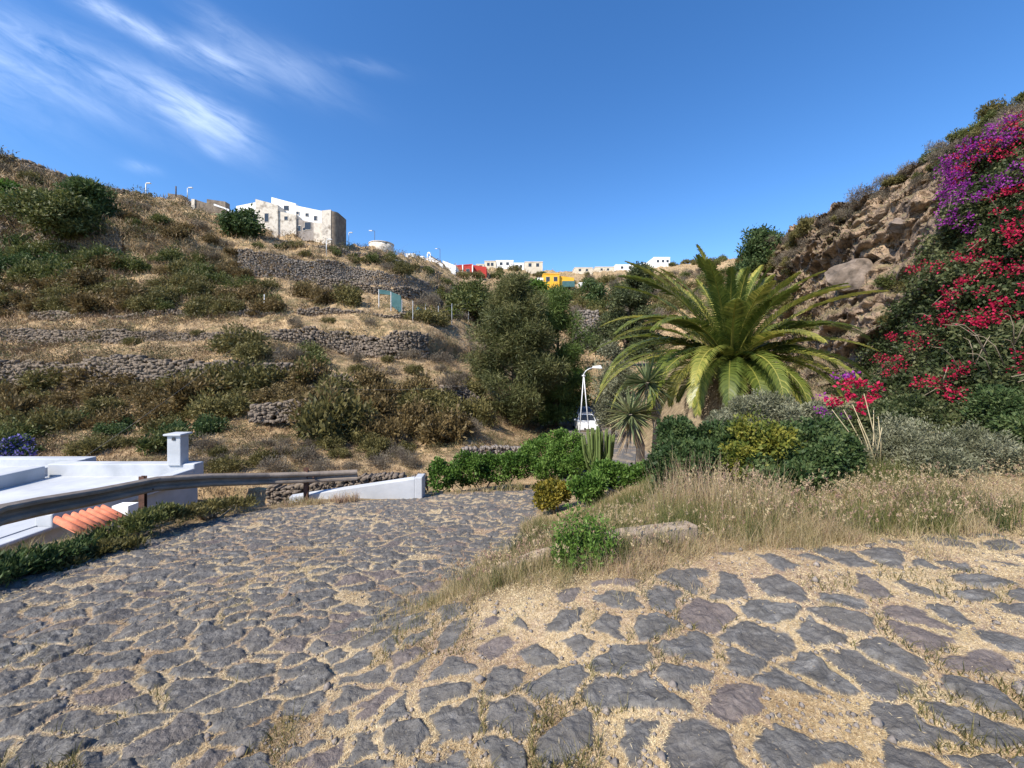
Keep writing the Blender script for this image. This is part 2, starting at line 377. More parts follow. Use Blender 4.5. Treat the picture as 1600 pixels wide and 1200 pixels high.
def grid_rows():
    a = list(np.linspace(-9, 1.0, 24))
    y = 1.25
    while y < 12.5:
        a.append(y); y += max(0.0045, 1.15 * y * y / 976)
    a += list(np.linspace(12.8, 34, 60)) + list(np.linspace(36, 60, 12))
    return np.array(a)
gy_ = grid_rows()
gu = np.concatenate([np.linspace(-3.6, -2.1, 24)[:-1], np.linspace(-2.1, -1.42, 170)[:-1], np.linspace(-1.42, 1.42, 1180), np.linspace(1.42, 2.1, 170)[1:], np.linspace(2.1, 3.6, 24)[1:]])
U, YY = np.meshgrid(gu, gy_)
XX = U * (np.maximum(YY, 0) * 0.96 + 0.12 + 0.55 * (YY < 1.1) * (1.1 - YY))
inb = (YY > 0.6) & (YY < 13) & (np.abs(XX) < 9.5)
mask = np.zeros_like(XX); hgt = np.zeros_like(XX); rnd = np.zeros_like(XX)
a_, b_, c_ = stone_layer(XX[inb], YY[inb]); mask[inb] = a_; hgt[inb] = b_; rnd[inb] = c_
rmask = road_mask(XX, YY)
far = (YY >= 13) & (YY < 60); mask[far] = (rmask * (.5 + .5 * sstep(.3, .5, vnoise(XX * 3.5, YY * 2, 19))))[far]; rnd[far] = vnoise(XX * 3, YY * 2, 20)[far]
soil = fbm(XX * 2.2, YY * 2.2, 4, 3) * 0.03 + fbm(XX * 22, YY * 22, 3, 4) * 0.006
ZZ = ground_base(XX, YY) + soil + fbm(XX * .5, YY * .5, 2, 8) * 0.06 + hgt
nr, nc = XX.shape
vi = np.arange(nr * nc).reshape(nr, nc)
quads = np.stack([vi[:-1, :-1].ravel(), vi[:-1, 1:].ravel(), vi[1:, 1:].ravel(), vi[1:, :-1].ravel()], 1)
gme = mk('cobbled_ground', np.stack([XX.ravel(), YY.ravel(), ZZ.ravel()], 1), quads,
         {'stone': mask.ravel(), 'rnd': rnd.ravel(), 'road': rmask.ravel()}, smooth=True)
m, nt = new_mat('cobbles_and_straw')
P = pos(nt)
at = lambda n: nt.add('ShaderNodeAttribute', attribute_name=n).outputs['Fac']
n1, n2, n3 = nt.noise(nt.add('ShaderNodeVectorMath', {0: P, 1: (5, 11, 8)}, operation='MULTIPLY').outputs[0], 1.3, 9, .7, .9), nt.noise(P, 38, 6, .65), nt.noise(P, 1.6, 4)
n4 = nt.noise(P, 130, 3, .6)
stc = nt.ramp(n1, [(.30, (.060, .056, .051)), (.48, (.118, .112, .104)), (.62, (.195, .186, .173)), (.78, (.36, .345, .315))])
stc = nt.mix(nt.math('MULTIPLY', at('rnd'), .45), stc, nt.ramp(n2, [(.3, (.08, .071, .064)), (.7, (.19, .17, .152))]))
stc = nt.mix(nt.ramp(at('rnd'), [(.90, (0, 0, 0)), (.96, (.5, .5, .5))]), stc, nt.ramp(n2, [(.3, (.12, .085, .075)), (.7, (.25, .19, .17))]))
stc = nt.mix(nt.ramp(n4, [(.6, (0, 0, 0)), (.72, (.35, .35, .35))]), stc, (.30, .29, .27))
so = nt.ramp(n2, [(.28, (.28, .20, .12)), (.5, (.50, .385, .24)), (.72, (.68, .56, .38))])
so = nt.mix(nt.ramp(n3, [(.44, (0, 0, 0)), (.58, (.8, .8, .8))]), so, nt.ramp(n2, [(.3, (.20, .125, .085)), (.7, (.42, .30, .22))]))
so = nt.mix(nt.ramp(nt.noise(P, 2.7, 5, .6), [(.56, (0, 0, 0)), (.72, (.5, .5, .5))]), so, (.17, .165, .06))
so = nt.mix(nt.ramp(n4, [(.3, (.65, .65, .65)), (.45, (0, 0, 0))]), so, (.20, .14, .085))
bank = nt.ramp(nt.noise(P, 3.2, 6, .6), [(.3, (.12, .085, .05)), (.5, (.25, .18, .10)), (.7, (.38, .29, .16))])
so = nt.mix(at('road'), bank, so)
colr = nt.mix(at('stone'), so, stc)
bh = nt.math('ADD', nt.math('MULTIPLY', n2, .7), nt.math('MULTIPLY', n4, .35))
bh = nt.math('ADD', bh, nt.math('MULTIPLY', nt.noise(P, 16, 7, .7, 1.2), 1.3))
finish(nt, colr, .82, bh, .75, .022, spec=.3)
tag(link('cobbled_road_ground', gme, m), kind='structure')

# ------------------------------------------------------------------ hillside and cliff: lofted terrain
def hermite(xq, x, y):
    x = np.asarray(x, float); y = np.asarray(y, float)
    mm = np.gradient(y, x)
    i = np.clip(np.searchsorted(x, xq) - 1, 0, len(x) - 2)
    h = x[i + 1] - x[i]; t = np.clip((xq - x[i]) / h, 0, 1)
    return ((2 * t ** 3 - 3 * t ** 2 + 1) * y[i] + (t ** 3 - 2 * t ** 2 + t) * h * mm[i] + (-2 * t ** 3 + 3 * t ** 2) * y[i + 1] + (t ** 3 - t ** 2) * h * mm[i + 1])
class Loft:
    def __init__(s, table, pre, post):
        s.cx = sorted(table); R = []
        for c in s.cx:
            rows = [(Y, CH - (p - HY) / F * Y) for Y, p in table[c]]
            R.append([(rows[0][0] + dy, rows[0][1] + dz) for dy, dz in pre] + rows + [(rows[-1][0] + dy, rows[-1][1] + dz) for dy, dz in post])
        s.R = np.array(R); s.np = len(pre)
    def row(s, k, p):
        """Y, z of row k (counted in the table) along columns p"""
        k += s.np
        Y = hermite(p, s.cx, s.R[:, k, 0]); tn = hermite(p, s.cx, (s.R[:, k, 1] - CH) / s.R[:, k, 0])
        return Y, CH + tn * Y
    def pts(s, k, p): Y, z = s.row(k, np.asarray(p, float)); return np.stack([(p - CX) / F * Y, Y, z], -1)
    def build(s, p, sub):
        out = []; n = s.R.shape[1]
        rows = [s.pts(k - s.np, p) for k in range(n)]
        for k in range(n - 1):
            m_ = sub[k] if isinstance(sub, list) else sub
            for j in range(m_):
                t = j / m_; out.append(rows[k] * (1 - t) + rows[k + 1] * t)
        out.append(rows[-1])
        return np.array(out)
hill = Loft({
    -300: [(10, 760), (13, 740), (18, 680), (22, 625), (22.3, 570), (26, 530), (26.3, 505), (30, 490), (38, 400), (44, 370), (44.6, 300), (50, 230), (54, 150)],
    0: [(12.5, 745), (16, 725), (23, 670), (27, 612), (27.3, 566), (33, 535), (33.4, 515), (38, 495), (47, 420), (52, 388), (52.6, 342), (58, 292), (63, 246)],
    200: [(12.5, 745), (16, 722), (23, 668), (27, 600), (27.3, 560), (33, 535), (33.4, 516), (38, 495), (47, 430), (53, 396), (53.6, 364), (60, 330), (68, 304)],
    300: [(12.5, 752), (16, 722), (22.5, 664), (27, 600), (27.3, 562), (33.5, 533), (33.9, 518), (39, 492), (48, 435), (55, 412), (55.6, 380), (62, 352), (72, 322)],
    400: [(12.5, 765), (16, 722), (22, 660), (27, 602), (27.3, 566), (34, 530), (34.4, 520), (40, 490), (50, 445), (58, 432), (58.6, 394), (66, 372), (74, 352)],
    540: [(12.5, 775), (15, 740), (22, 665), (28, 605), (28.3, 585), (36, 550), (36.4, 516), (42, 490), (52, 455), (64, 446), (64.6, 414), (70, 394), (78, 381)],
    650: [(12.5, 775), (15, 750), (21, 690), (28, 625), (28.3, 612), (37, 560), (37.4, 522), (44, 497), (56, 468), (72, 455), (72.6, 436), (82, 416), (95, 405)],
    720: [(12.5, 770), (15, 745), (21, 690), (31, 632), (31.3, 612), (42, 562), (42.4, 545), (50, 512), (65, 490), (95, 470), (95.6, 455), (115, 437), (150, 418)],
    800: [(12.5, 772), (16, 742), (24, 698), (32, 668), (32.3, 662), (48, 605), (48.4, 595), (60, 550), (85, 500), (120, 465), (121, 460), (150, 438), (200, 420)],
    900: [(12.5, 780), (18, 732), (28, 698), (46, 652), (46.3, 646), (56, 600), (56.4, 594), (68, 560), (90, 505), (130, 465), (131, 460), (170, 438), (235, 424)],
    1000: [(13, 775), (18, 730), (28, 692), (46, 650), (46.3, 644), (57, 590), (57.4, 585), (70, 555), (95, 500), (135, 455), (136, 450), (180, 434), (255, 420)],
    1100: [(14, 760), (18, 710), (26, 672), (38, 620), (38.3, 616), (52, 570), (52.4, 565), (65, 540), (85, 500), (120, 455), (121, 450), (165, 427), (235, 409)],
    1200: [(15, 750), (18, 695), (24, 650), (32, 600), (32.3, 596), (42, 550), (42.4, 545), (52, 510), (65, 470), (85, 440), (86, 435), (110, 417), (140, 401)],
    1350: [(16, 740), (19, 680), (24, 640), (30, 590), (30.3, 586), (38, 540), (38.4, 535), (46, 490), (56, 450), (70, 425), (71, 420), (85, 400), (100, 388)],
}, [(-1.2, -5.5)], [(14, -1.5), (90, -6), (900, -60)])
hp = np.linspace(-300, 1350, 560)
HG = hill.build(hp, [2, 8, 16, 16, 8, 14, 6, 12, 18, 14, 10, 14, 14, 3, 3, 3])
sc = np.clip(HG[..., 1] / 40, .3, 2.2)
HG[..., 2] += (fbm(HG[..., 0] * .35, HG[..., 1] * .35, 4, 60) * .55 + fbm(HG[..., 0] * 1.3, HG[..., 1] * 1.3, 3, 61) * .22) * np.where(HG[..., 1] > 14, sc, .3)
HG[..., 1] += fbm(HG[..., 0] * .4, HG[..., 2] * .5, 3, 62) * .5 * sc * (HG[..., 1] > 15)
cliff = Loft({
    1190: [(18, 700), (24, 640), (30, 580), (34, 520), (37, 470), (39, 430), (41, 408), (43, 400)],
    1250: [(13, 715), (17, 640), (21, 570), (24, 500), (26, 440), (27.5, 390), (29, 362), (31, 350)],
    1320: [(11, 718), (14, 650), (17, 580), (18.5, 500), (19.5, 430), (20, 370), (21.5, 338), (23, 322)],
    1400: [(9, 725), (11.5, 655), (14, 580), (15.3, 500), (16, 420), (16.3, 350), (17.3, 305), (19, 274)],
    1480: [(7.5, 732), (9.5, 640), (11, 560), (12.2, 470), (13, 390), (13.6, 320), (14.8, 265), (16, 222)],
    1560: [(6.8, 738), (8.3, 640), (9.5, 540), (10.6, 440), (11.4, 350), (12, 285), (13, 228), (14.5, 176)],
    1640: [(6.3, 745), (7.6, 640), (8.8, 520), (9.8, 410), (10.5, 310), (11, 240), (12, 185), (13, 130)],
    1800: [(5.5, 760), (6.6, 640), (7.6, 500), (8.5, 360), (9.1, 250), (9.5, 170), (10.3, 100), (11.5, 30)],
    2100: [(4.5, 790), (5.4, 640), (6.2, 450), (6.9, 280), (7.4, 150), (7.8, 60), (8.4, -30), (9.5, -110)],
}, [(-.8, -.8)], [(3, .4), (12, 0), (60, -4)])
cp = np.linspace(1190, 2100, 420)
CG = cliff.build(cp, [4, 26, 32, 32, 32, 28, 26, 20, 8, 6, 4])
qx, qz = CG[..., 0] * .8 + CG[..., 1] * .6, CG[..., 2]
ledge = fbm(qx * .5, qz * 1.1, 4, 70, .55) * 1.3 + .5 * np.floor(2.2 * fbm(qx * .35 + qz * .2, qz * .45, 3, 75)) * .65 + (np.abs(fbm(qx * .9, qz * .9, 4, 72, .6)) - .22) * 1.3 + fbm(qx * 3, qz * 5, 4, 73, .6) * .2 + fbm(qx * .7, qz * 3.2, 3, 77) * .3
amp = sstep(.2, 1.6, CG[..., 2] + 0.2) * np.clip(CG[..., 1] / 17, .5, 1.4)
CG[..., 0] -= ledge * amp * .75; CG[..., 1] -= ledge * amp * .65; CG[..., 2] += fbm(qx * 1.5, CG[..., 1] * 1.5, 3, 74) * .25 * amp
def sheet(name, G, mat, smooth=True):
    nr, nc = G.shape[:2]; vi = np.arange(nr * nc).reshape(nr, nc)
    q = np.stack([vi[:-1, :-1].ravel(), vi[:-1, 1:].ravel(), vi[1:, 1:].ravel(), vi[1:, :-1].ravel()], 1)
    return tag(link(name, mk(name, G.reshape(-1, 3), q, smooth=smooth), mat), kind='structure')
m, nt = new_mat('dry_hillside')
P = pos(nt); nz = nt.add('ShaderNodeSeparateXYZ', {0: nt.add('ShaderNodeNewGeometry').outputs['Normal']}).outputs[2]
a1, a2, a3 = nt.noise(P, .28, 5, .6, .4), nt.noise(P, 1.4, 7, .65), nt.noise(P, 6, 5, .65)
earth = nt.ramp(a2, [(.3, (.11, .082, .055)), (.5, (.22, .165, .11)), (.7, (.32, .25, .17))])
straw = nt.ramp(a2, [(.3, (.30, .20, .105)), (.55, (.48, .34, .19)), (.75, (.60, .45, .27))])
greens = nt.ramp(a3, [(.3, (.06, .06, .028)), (.7, (.15, .14, .065))])
c = nt.mix(nt.ramp(a1, [(.38, (0, 0, 0)), (.56, (1, 1, 1))]), earth, straw)
c = nt.mix(nt.ramp(nz, [(.55, (0, 0, 0)), (.85, (.6, .6, .6))]), c, straw)
c = nt.mix(nt.ramp(nt.noise(P, .55, 6, .65), [(.50, (0, 0, 0)), (.60, (.75, .75, .75))]), c, greens)
finish(nt, c, .95, nt.math('ADD', a2, nt.math('MULTIPLY', a3, .5)), .7, .25, spec=.1)
sheet('hillside', HG, m)
m, nt = new_mat('cliff_rock')
P = pos(nt); a1, a2, a3 = nt.noise(P, .5, 6, .6, .5), nt.noise(P, 2.4, 8, .66), nt.noise(P, 11, 6, .65)
rock = nt.ramp(a1, [(.30, (.15, .12, .105)), (.45, (.27, .20, .15)), (.58, (.43, .31, .215)), (.72, (.20, .16, .135))])
rock = nt.mix(nt.ramp(a2, [(.36, (.75, .75, .75)), (.5, (0, 0, 0))]), rock, (.14, .105, .085))
vor = nt.add('ShaderNodeTexVoronoi', {'Vector': nt.add('ShaderNodeVectorMath', {0: P, 1: nt.add('ShaderNodeTexNoise', {'Vector': P, 'Scale': 1.2, 'Detail': 4}).outputs[1]}, operation='ADD').outputs[0], 'Scale': 1.1}, feature='DISTANCE_TO_EDGE').outputs[0]
crack = nt.ramp(vor, [(0, (0, 0, 0)), (.07, (1, 1, 1))])
rock = nt.mix(nt.ramp(a3, [(.6, (0, 0, 0)), (.75, (.4, .4, .4))]), rock, (.5, .42, .34))
nz = nt.add('ShaderNodeSeparateXYZ', {0: nt.add('ShaderNodeNewGeometry').outputs['Normal']}).outputs[2]
dry = nt.ramp(a2, [(.3, (.14, .115, .07)), (.5, (.24, .19, .115)), (.7, (.34, .28, .17))])
c = nt.mix(nt.ramp(nz, [(.45, (0, 0, 0)), (.72, (1, 1, 1))]), rock, dry)
finish(nt, c, .95, nt.math('ADD', nt.math('ADD', a2, nt.math('MULTIPLY', a3, .5)), nt.math('MULTIPLY', crack, .5)), .95, .25, spec=.1)
sheet('rock_cliff', CG, m, False)

def bvh(G):
    nr, nc = G.shape[:2]; vi = np.arange(nr * nc).reshape(nr, nc)
    q = np.stack([vi[:-1, :-1].ravel(), vi[:-1, 1:].ravel(), vi[1:, 1:].ravel(), vi[1:, :-1].ravel()], 1)
    return BVHTree.FromPolygons([tuple(p) for p in G.reshape(-1, 3).tolist()], q.tolist())
gu2, gy2 = np.meshgrid(np.linspace(-2, 2, 160), np.concatenate([np.linspace(1.2, 14, 120), np.linspace(14.3, 60, 60)]))
GX = gu2 * gy2
TREES = {'hill': bvh(HG[::1, ::2]), 'cliff': bvh(CG), 'ground': bvh(np.stack([GX, gy2, ground_base(GX, gy2)], -1))}
EYE = Vector((0, 0, CH))
def hit(x, y, which=('hill', 'cliff', 'ground')):
    d = Vector(((x - CX) / F, 1, -(y - HY) / F)).normalized(); best = None
    for k in which:
        l, n, i, t = TREES[k].ray_cast(EYE, d)
        if l is not None and (best is None or t < best[2]): best = (l, n, t, k)
    return best
def chit(x, y, which=('cliff',)):
    for k in range(60):
        q = hit(x, y + 3 * k, which)
        if q: return q
def down(x, y, which=('hill', 'cliff', 'ground')):
    z = -99
    for k in which:
        l, n, i, t = TREES[k].ray_cast(Vector((x, y, 200)), Vector((0, 0, -1)))
        if l is not None: z = max(z, l.z)
    return z

# ------------------------------------------------------------------ foliage builders
def unit(n, rg): v = rg.normal(size=(n, 3)); return v / np.linalg.norm(v, axis=1, keepdims=True)
def leaf_quads(c, d, ln, wd, rg):
    """diamond leaves rooted at c pointing along d"""
    n = len(c); s = np.cross(d, unit(n, rg)); s /= np.maximum(np.linalg.norm(s, axis=1, keepdims=True), 1e-6)
    ln = np.asarray(ln).reshape(-1, 1) * np.ones((n, 1)); wd = np.asarray(wd).reshape(-1, 1) * np.ones((n, 1))
    v = np.stack([c, c + d * ln * .45 + s * wd * .5, c + d * ln, c + d * ln * .45 - s * wd * .5], 1).reshape(-1, 3)
    return v, np.arange(4 * n).reshape(n, 4)
def cloud(lobes, n, ln, wd, rg, up=.3, out=.6, shell=.45, bumps=.25, tvar=.35):
    """leaves through a union of ellipsoids (cx, cy, cz, rx, ry, rz)"""
    L = np.array(lobes, float); vol = (L[:, 3] * L[:, 4] * L[:, 5]) ** .67; pr = vol / vol.sum()
    k = rg.choice(len(L), n, p=pr); u = unit(n, rg)
    r = 1 - shell * rg.random(n) ** 1.6
    # clumps: leaves gather round random twig ends
    nz = 1 + bumps * (vnoise(u[:, 0] * 3.1 + k * 7.7, u[:, 1] * 3.1 + u[:, 2] * 2.3, 91) - .5) * 2 + bumps * .8 * (vnoise(u[:, 0] * 7 + k * 3, u[:, 2] * 7 + u[:, 1] * 5, 92) - .5) * 2
    p = L[k, :3] + u * L[k, 3:] * (r * nz)[:, None]
    d = unit(n, rg) * (1 - out * .5) + u * out + np.array([0, 0, up]); d /= np.linalg.norm(d, axis=1, keepdims=True)
    s = .6 + .8 * rg.random(n)
    v, f = leaf_quads(p, d, ln * s, wd * s, rg)
    sc_ = max(L[:, 3:].max(), .2)
    t = .5 + (vnoise(p[:, 0] * 2.2 / sc_ + 31, (p[:, 2] + p[:, 1]) * 2.2 / sc_, 93) - .5) * 1.1 + (rg.random(n) - .5) * tvar * 2
    return v, f, np.clip(t, 0, 1), p
def foliage(name, lobes, n, ln, wd, mat, parent=None, seed=1, **kw):
    rg = np.random.default_rng(seed)
    v, f, t, p = cloud(lobes, n, ln, wd, rg, **kw)
    return link(name, mk(name, v, f, {'tint': t}), mat, parent)
def stems(name, root, ends, mat, parent=None, r0=.03, r1=.008, seed=1, k=5):
    rn = random.Random(seed); b = MB()
    for e in ends:
        a, e = Vector(root) + Vector((rn.uniform(-.15, .15), rn.uniform(-.1, .1), 0)), Vector(e); mid = a.lerp(e, .5) + Vector((rn.uniform(-.12, .12), rn.uniform(-.12, .12), .05)) * (e - a).length
        b.tube([a, mid, e], [r0, (r0 + r1) / 2, r1], k)
    return b.build(name, mat, parent, True)

def pxlobes(ls):
    """lobes given as (x, y, half width, half height in photo pixels, distance)"""
    o = []
    for x, y, rx, ry, Y in ls:
        c = px(x, y, Y); k = Y / F; o.append((c.x, c.y, c.z, rx * k, rx * k * .85, ry * k))
    return o
def shrub(name, label, cat, ls, n, ln, wd, mat, seed=1, group=None, stem=True, **kw):
    L = pxlobes(ls); cx = sum(l[0] for l in L) / len(L); cy = sum(l[1] for l in L) / len(L)
    z0 = min(l[2] - l[5] for l in L); g = down(cx, cy); z0 = g if g > -50 and g < z0 + 1.5 else z0
    root = Vector((cx, cy, z0 - .05)); o = empty(name, root, label, cat, group)
    rs = np.random.default_rng(seed + 500); sub = []
    for a, b, c, d, e, f in L:
        for _ in range(5):
            u = rs.normal(size=3); u /= np.linalg.norm(u); u[2] = abs(u[2]) * .9 + .05; q = rs.uniform(.25, .5); sub.append((a + u[0] * d * .8, b + u[1] * e * .8, c + u[2] * f * .85, d * q, e * q, f * q * 1.15))
    Lr = [(a - cx, b - cy, c - root.z, d, e, f) for a, b, c, d, e, f in [(a, b, c, d * .86, e * .86, f * .86) for a, b, c, d, e, f in L] + sub]
    foliage('foliage', Lr, n, ln, wd, mat, o, seed, **kw)
    if stem: stems('stems', (0, 0, 0), [(l[0], l[1], l[2] + l[5] * .3) for l in Lr[:len(L)] for _ in (0, 1)], M['twig'], o, .03, .006, seed)
    return o

def blades(base, h, wd, lean, rg, segs=3):
    """curved grass blades as strips"""
    n = len(base); az = rg.random(n) * 2 * math.pi
    dr = np.stack([np.cos(az), np.sin(az), np.zeros(n)], 1); az2 = rg.random(n) * 2 * math.pi
    sd = np.stack([np.cos(az2), np.sin(az2), np.zeros(n)], 1)
    h = np.asarray(h).reshape(-1, 1); wd = np.asarray(wd).reshape(-1, 1) * np.ones((n, 1)); lean = np.asarray(lean).reshape(-1, 1) * np.ones((n, 1))
    V = []
    for s in range(segs + 1):
        t = s / segs; c = base + np.array([0, 0, 1]) * h * (t - .25 * lean * t * t) + dr * h * lean * t * t
        w_ = wd * (1 - t * .8) * .5
        V += [c - sd * w_, c + sd * w_]
    V = np.stack(V, 1).reshape(-1, 3); b = np.arange(n)[:, None] * (2 * segs + 2)
    f = np.concatenate([b + np.array([[2 * s, 2 * s + 1, 2 * s + 3, 2 * s + 2]]) for s in range(segs)])
    return V, f

# ------------------------------------------------------------------ dry stone terrace walls, each one a thing
def stones_mesh(P0, P1, size, thick, rg, ragged=.25, front=None):
    """stones filling the strip between polyline P0 (foot) and P1 (top)"""
    seg = np.linalg.norm(np.diff(P0, axis=0), axis=1); cum = np.concatenate([[0], np.cumsum(seg)]); Lt = cum[-1]
    at_ = lambda P, s: np.stack([np.interp(s, cum, P[:, i]) for i in range(3)], -1)
    V = []; Fc = []; n = 0
    cube = np.array([(x, y, z) for z in (-1, 1) for y in (-1, 1) for x in (-1, 1)], float)
    mids = np.array([(0, -1.08, 0), (0, 1.08, 0), (-1.02, 0, 0), (1.02, 0, 0), (0, 0, 1.02), (0, 0, -1.02)], float)
    base = np.concatenate([cube, mids])
    quad = [(0, 1, 8), (1, 5, 8), (5, 4, 8), (4, 0, 8), (2, 6, 9), (6, 7, 9), (7, 3, 9), (3, 2, 9), (0, 4, 10), (4, 6, 10), (6, 2, 10), (2, 0, 10),
            (1, 3, 11), (3, 7, 11), (7, 5, 11), (5, 1, 11), (4, 5, 12), (5, 7, 12), (7, 6, 12), (6, 4, 12), (0, 2, 13), (2, 3, 13), (3, 1, 13), (1, 0, 13)]
    quad = np.array(quad); tints = []
    zz = 0.0; hmax = float(np.max(P1[:, 2] - P0[:, 2])); row = 0
    while zz < hmax:
        rh = size * rg.uniform(.6, 1.15); s = rg.uniform(-.9, 0) * size
        while s < Lt:
            w_ = size * rg.uniform(.5, 2.1); sm = s + w_ / 2; s += w_
            q = np.array([np.clip(sm, 0, Lt)]); a = at_(P0, q)[0]; b = at_(P1, q)[0]
            a2 = at_(P0, np.clip(q + .1, 0, Lt))[0] - at_(P0, np.clip(q - .1, 0, Lt))[0]
            top = (b[2] - a[2]) * (1 + ragged * (fbm(sm * .35, 3.3 + size, 3, 7) - .25) * 1.6)
            zj = zz + size * (1.5 * float(vnoise(sm * .9, row * .13, 12)) - .75 + rg.uniform(-.25, .25))
            if zj > top or rg.random() < .07: continue
            nd = max(np.linalg.norm(a2[:2]), 1e-6); dr = a2 / nd; nrm = np.array([dr[1], -dr[0], 0])
            c = a + (b - a) * (zz / max(top, .1)) * np.array([1, 1, 0]) + np.array([0, 0, zj + rh / 2]) + nrm * (thick * .25 + rg.normal(0, .16) * size)
            loc = base * rg.uniform(.6, 1.2, (14, 3)) * np.array([w_ / 2, thick / 2, rh * rg.uniform(.8, 1.25) / 2])
            an = rg.normal(0, .28); ca, sa = math.cos(an), math.sin(an)
            loc[:, [0, 2]] = loc[:, [0, 2]] @ np.array([[ca, sa], [-sa, ca]])
            V.append(c + loc[:, :1] * dr + loc[:, 1:2] * -nrm + loc[:, 2:] * np.array([0, 0, 1])); Fc.append(quad + n); n += 14
        zz += rh * .85; row += 1
    return mk('stones', np.concatenate(V), np.concatenate(Fc))
def terrace_wall(label, loft, kb, kt, p0, p1, size, mat, thick=.5, seed=1, lift=0., shrink=1., hgt=0., ragged=.4, fy=.35):
    size *= .72
    rg = np.random.default_rng(seed); p = np.linspace(p0, p1, max(6, int((p1 - p0) / 12)))
    A, B = loft.pts(kb, p), loft.pts(kt, p)
    off = np.array([0, -fy, -.25]); A = A + off; B = B + np.array([0, -fy, lift])
    if hgt: A = B - np.array([0, 0, hgt])
    B[:, 2] = A[:, 2] + (B[:, 2] - A[:, 2]) * shrink
    mid = A[len(A) // 2].copy(); o = empty('terrace_wall', mid, label, 'stone wall')
    A -= mid; B -= mid
    me = stones_mesh(A, B, size, thick, rg, ragged); link('stonework', me, mat, o)
    T_ = A + (B - A) * .62; V = np.concatenate([A + [0, .12, 0], T_ + [0, .12, 0], A + [0, .6, 0], T_ + [0, .6, 0]]); k = len(A); i = np.arange(k - 1)
    f = np.concatenate([np.stack([i, i + 1, i + 1 + k, i + k], 1), np.stack([i + k, i + k + 1, i + 1 + 3 * k, i + 3 * k], 1)])
    link('rubble_core', mk('rubble_core', V, f), M['stonegap'], o)
    return o
terrace_wall('long lowest grey dry-stone terrace wall across the left hillside', hill, 3, 4, -120, 400, .28, M['stone'], seed=1, ragged=.15)
terrace_wall('half-collapsed stone wall right of the lowest terrace wall, beside dark bushes', hill, 3, 4, 405, 560, .28, M['stone'], seed=2, shrink=1.0, ragged=.3)
terrace_wall('low dark stone wall on second terrace, at the left picture edge', hill, 5, 6, -80, 140, .26, M['stone'], seed=3, ragged=.15)
terrace_wall('low dark stone wall in the middle of the second terrace', hill, 5, 6, 142, 428, .26, M['stone'], seed=4, shrink=.9, ragged=.2)
terrace_wall('crumbling brown stone wall above the dry slope left of the pines', hill, 5, 6, 430, 665, .32, M['stone'], seed=5, ragged=.3)
terrace_wall('dark stone terrace wall below the bright green trees at the left edge', hill, 9, 10, -80, 195, .34, M['stone'], seed=6)
terrace_wall('tall broad grey terrace wall right below the stone fortress-like house', hill, 9, 10, 376, 690, .34, M['greystone'], seed=7, ragged=.15)
terrace_wall('dark boundary wall of stones along the skyline at upper left', hill, 12, 12, -120, 240, .5, M['stone'], seed=8, lift=.5, thick=.7, hgt=2.6, fy=.6, ragged=.2)
terrace_wall('short stone wall at the foot of the pines by the dirt bank', hill, 3, 4, 690, 760, .28, M['stone'], seed=9, lift=.3)
terrace_wall('narrow dark wall strip just below the broad grey terrace wall', hill, 8, 8, 500, 690, .36, M['stone'], seed=10, lift=1.3, hgt=1.5)
terrace_wall('low broken terrace wall in the olive scrub of the middle slope', hill, 7, 7, 60, 430, .28, M['stone'], seed=12, hgt=1.0, lift=.3, ragged=.4)
terrace_wall('thin terrace wall on the grass strip right under the fortress house', hill, 11, 11, 400, 690, .36, M['greystone'], seed=13, hgt=1.1, lift=.3, ragged=.3)
terrace_wall('low dark wall across the dry slope under the wire fence', hill, 7, 7, 470, 690, .3, M['stone'], seed=14, hgt=.9, lift=.3, ragged=.5)
def free_wall(label, pts, size, mat, seed, thick=.4, ragged=.45):
    size *= .72
    rg = np.random.default_rng(seed); A = np.array([tuple(px(x, y0, Y)) for x, y0, y1, Y in pts]); B = np.array([tuple(px(x, y1, Y)) for x, y0, y1, Y in pts])
    mid = A[len(A) // 2].copy(); o = empty('rubble_wall', mid, label, 'stone wall'); A -= mid; B -= mid
    link('stonework', stones_mesh(A, B, size, thick, rg, ragged), mat, o)
    b = MB()
    for i in range(len(A) - 1):
        a0, a1 = A[i], A[i + 1]; b0, b1 = a0 + (B[i] - a0) * .5, a1 + (B[i + 1] - a1) * .5; off = np.array([0, .12, 0]); off2 = np.array([0, .4, 0]); dn_ = np.zeros(3)
        b.hexa([a0 + off, a1 + off, a1 + off2, a0 + off2], [b0 + off + dn_, b1 + off + dn_, b1 + off2 + dn_, b0 + off2 + dn_])
    b.build('rubble_core', M['stonegap'], o)
free_wall('tumbled brown stone wall behind the far end of the guardrail', [(430, 790, 758, 12.2), (500, 790, 750, 12.0), (580, 785, 742, 12.0), (665, 775, 735, 12.2)], .13, M['stone'], 21, ragged=.7)
free_wall('small tidy grey stone wall above the green hedge, left of the road bend', [(722, 722, 700, 18), (770, 720, 698, 18.3), (815, 716, 700, 18.6)], .16, M['greystone'], 23, ragged=.1)
free_wall('pale stone wall patch seen between the two pines', [(895, 545, 490, 60), (915, 545, 487, 60), (937, 545, 490, 60)], .45, M['greystone'], 24)
free_wall('grey rubble heap with white stones left of the brown bush', [(395, 662, 634, 21), (430, 660, 630, 21), (485, 655, 632, 21)], .24, M['stone'], 25, ragged=.6)

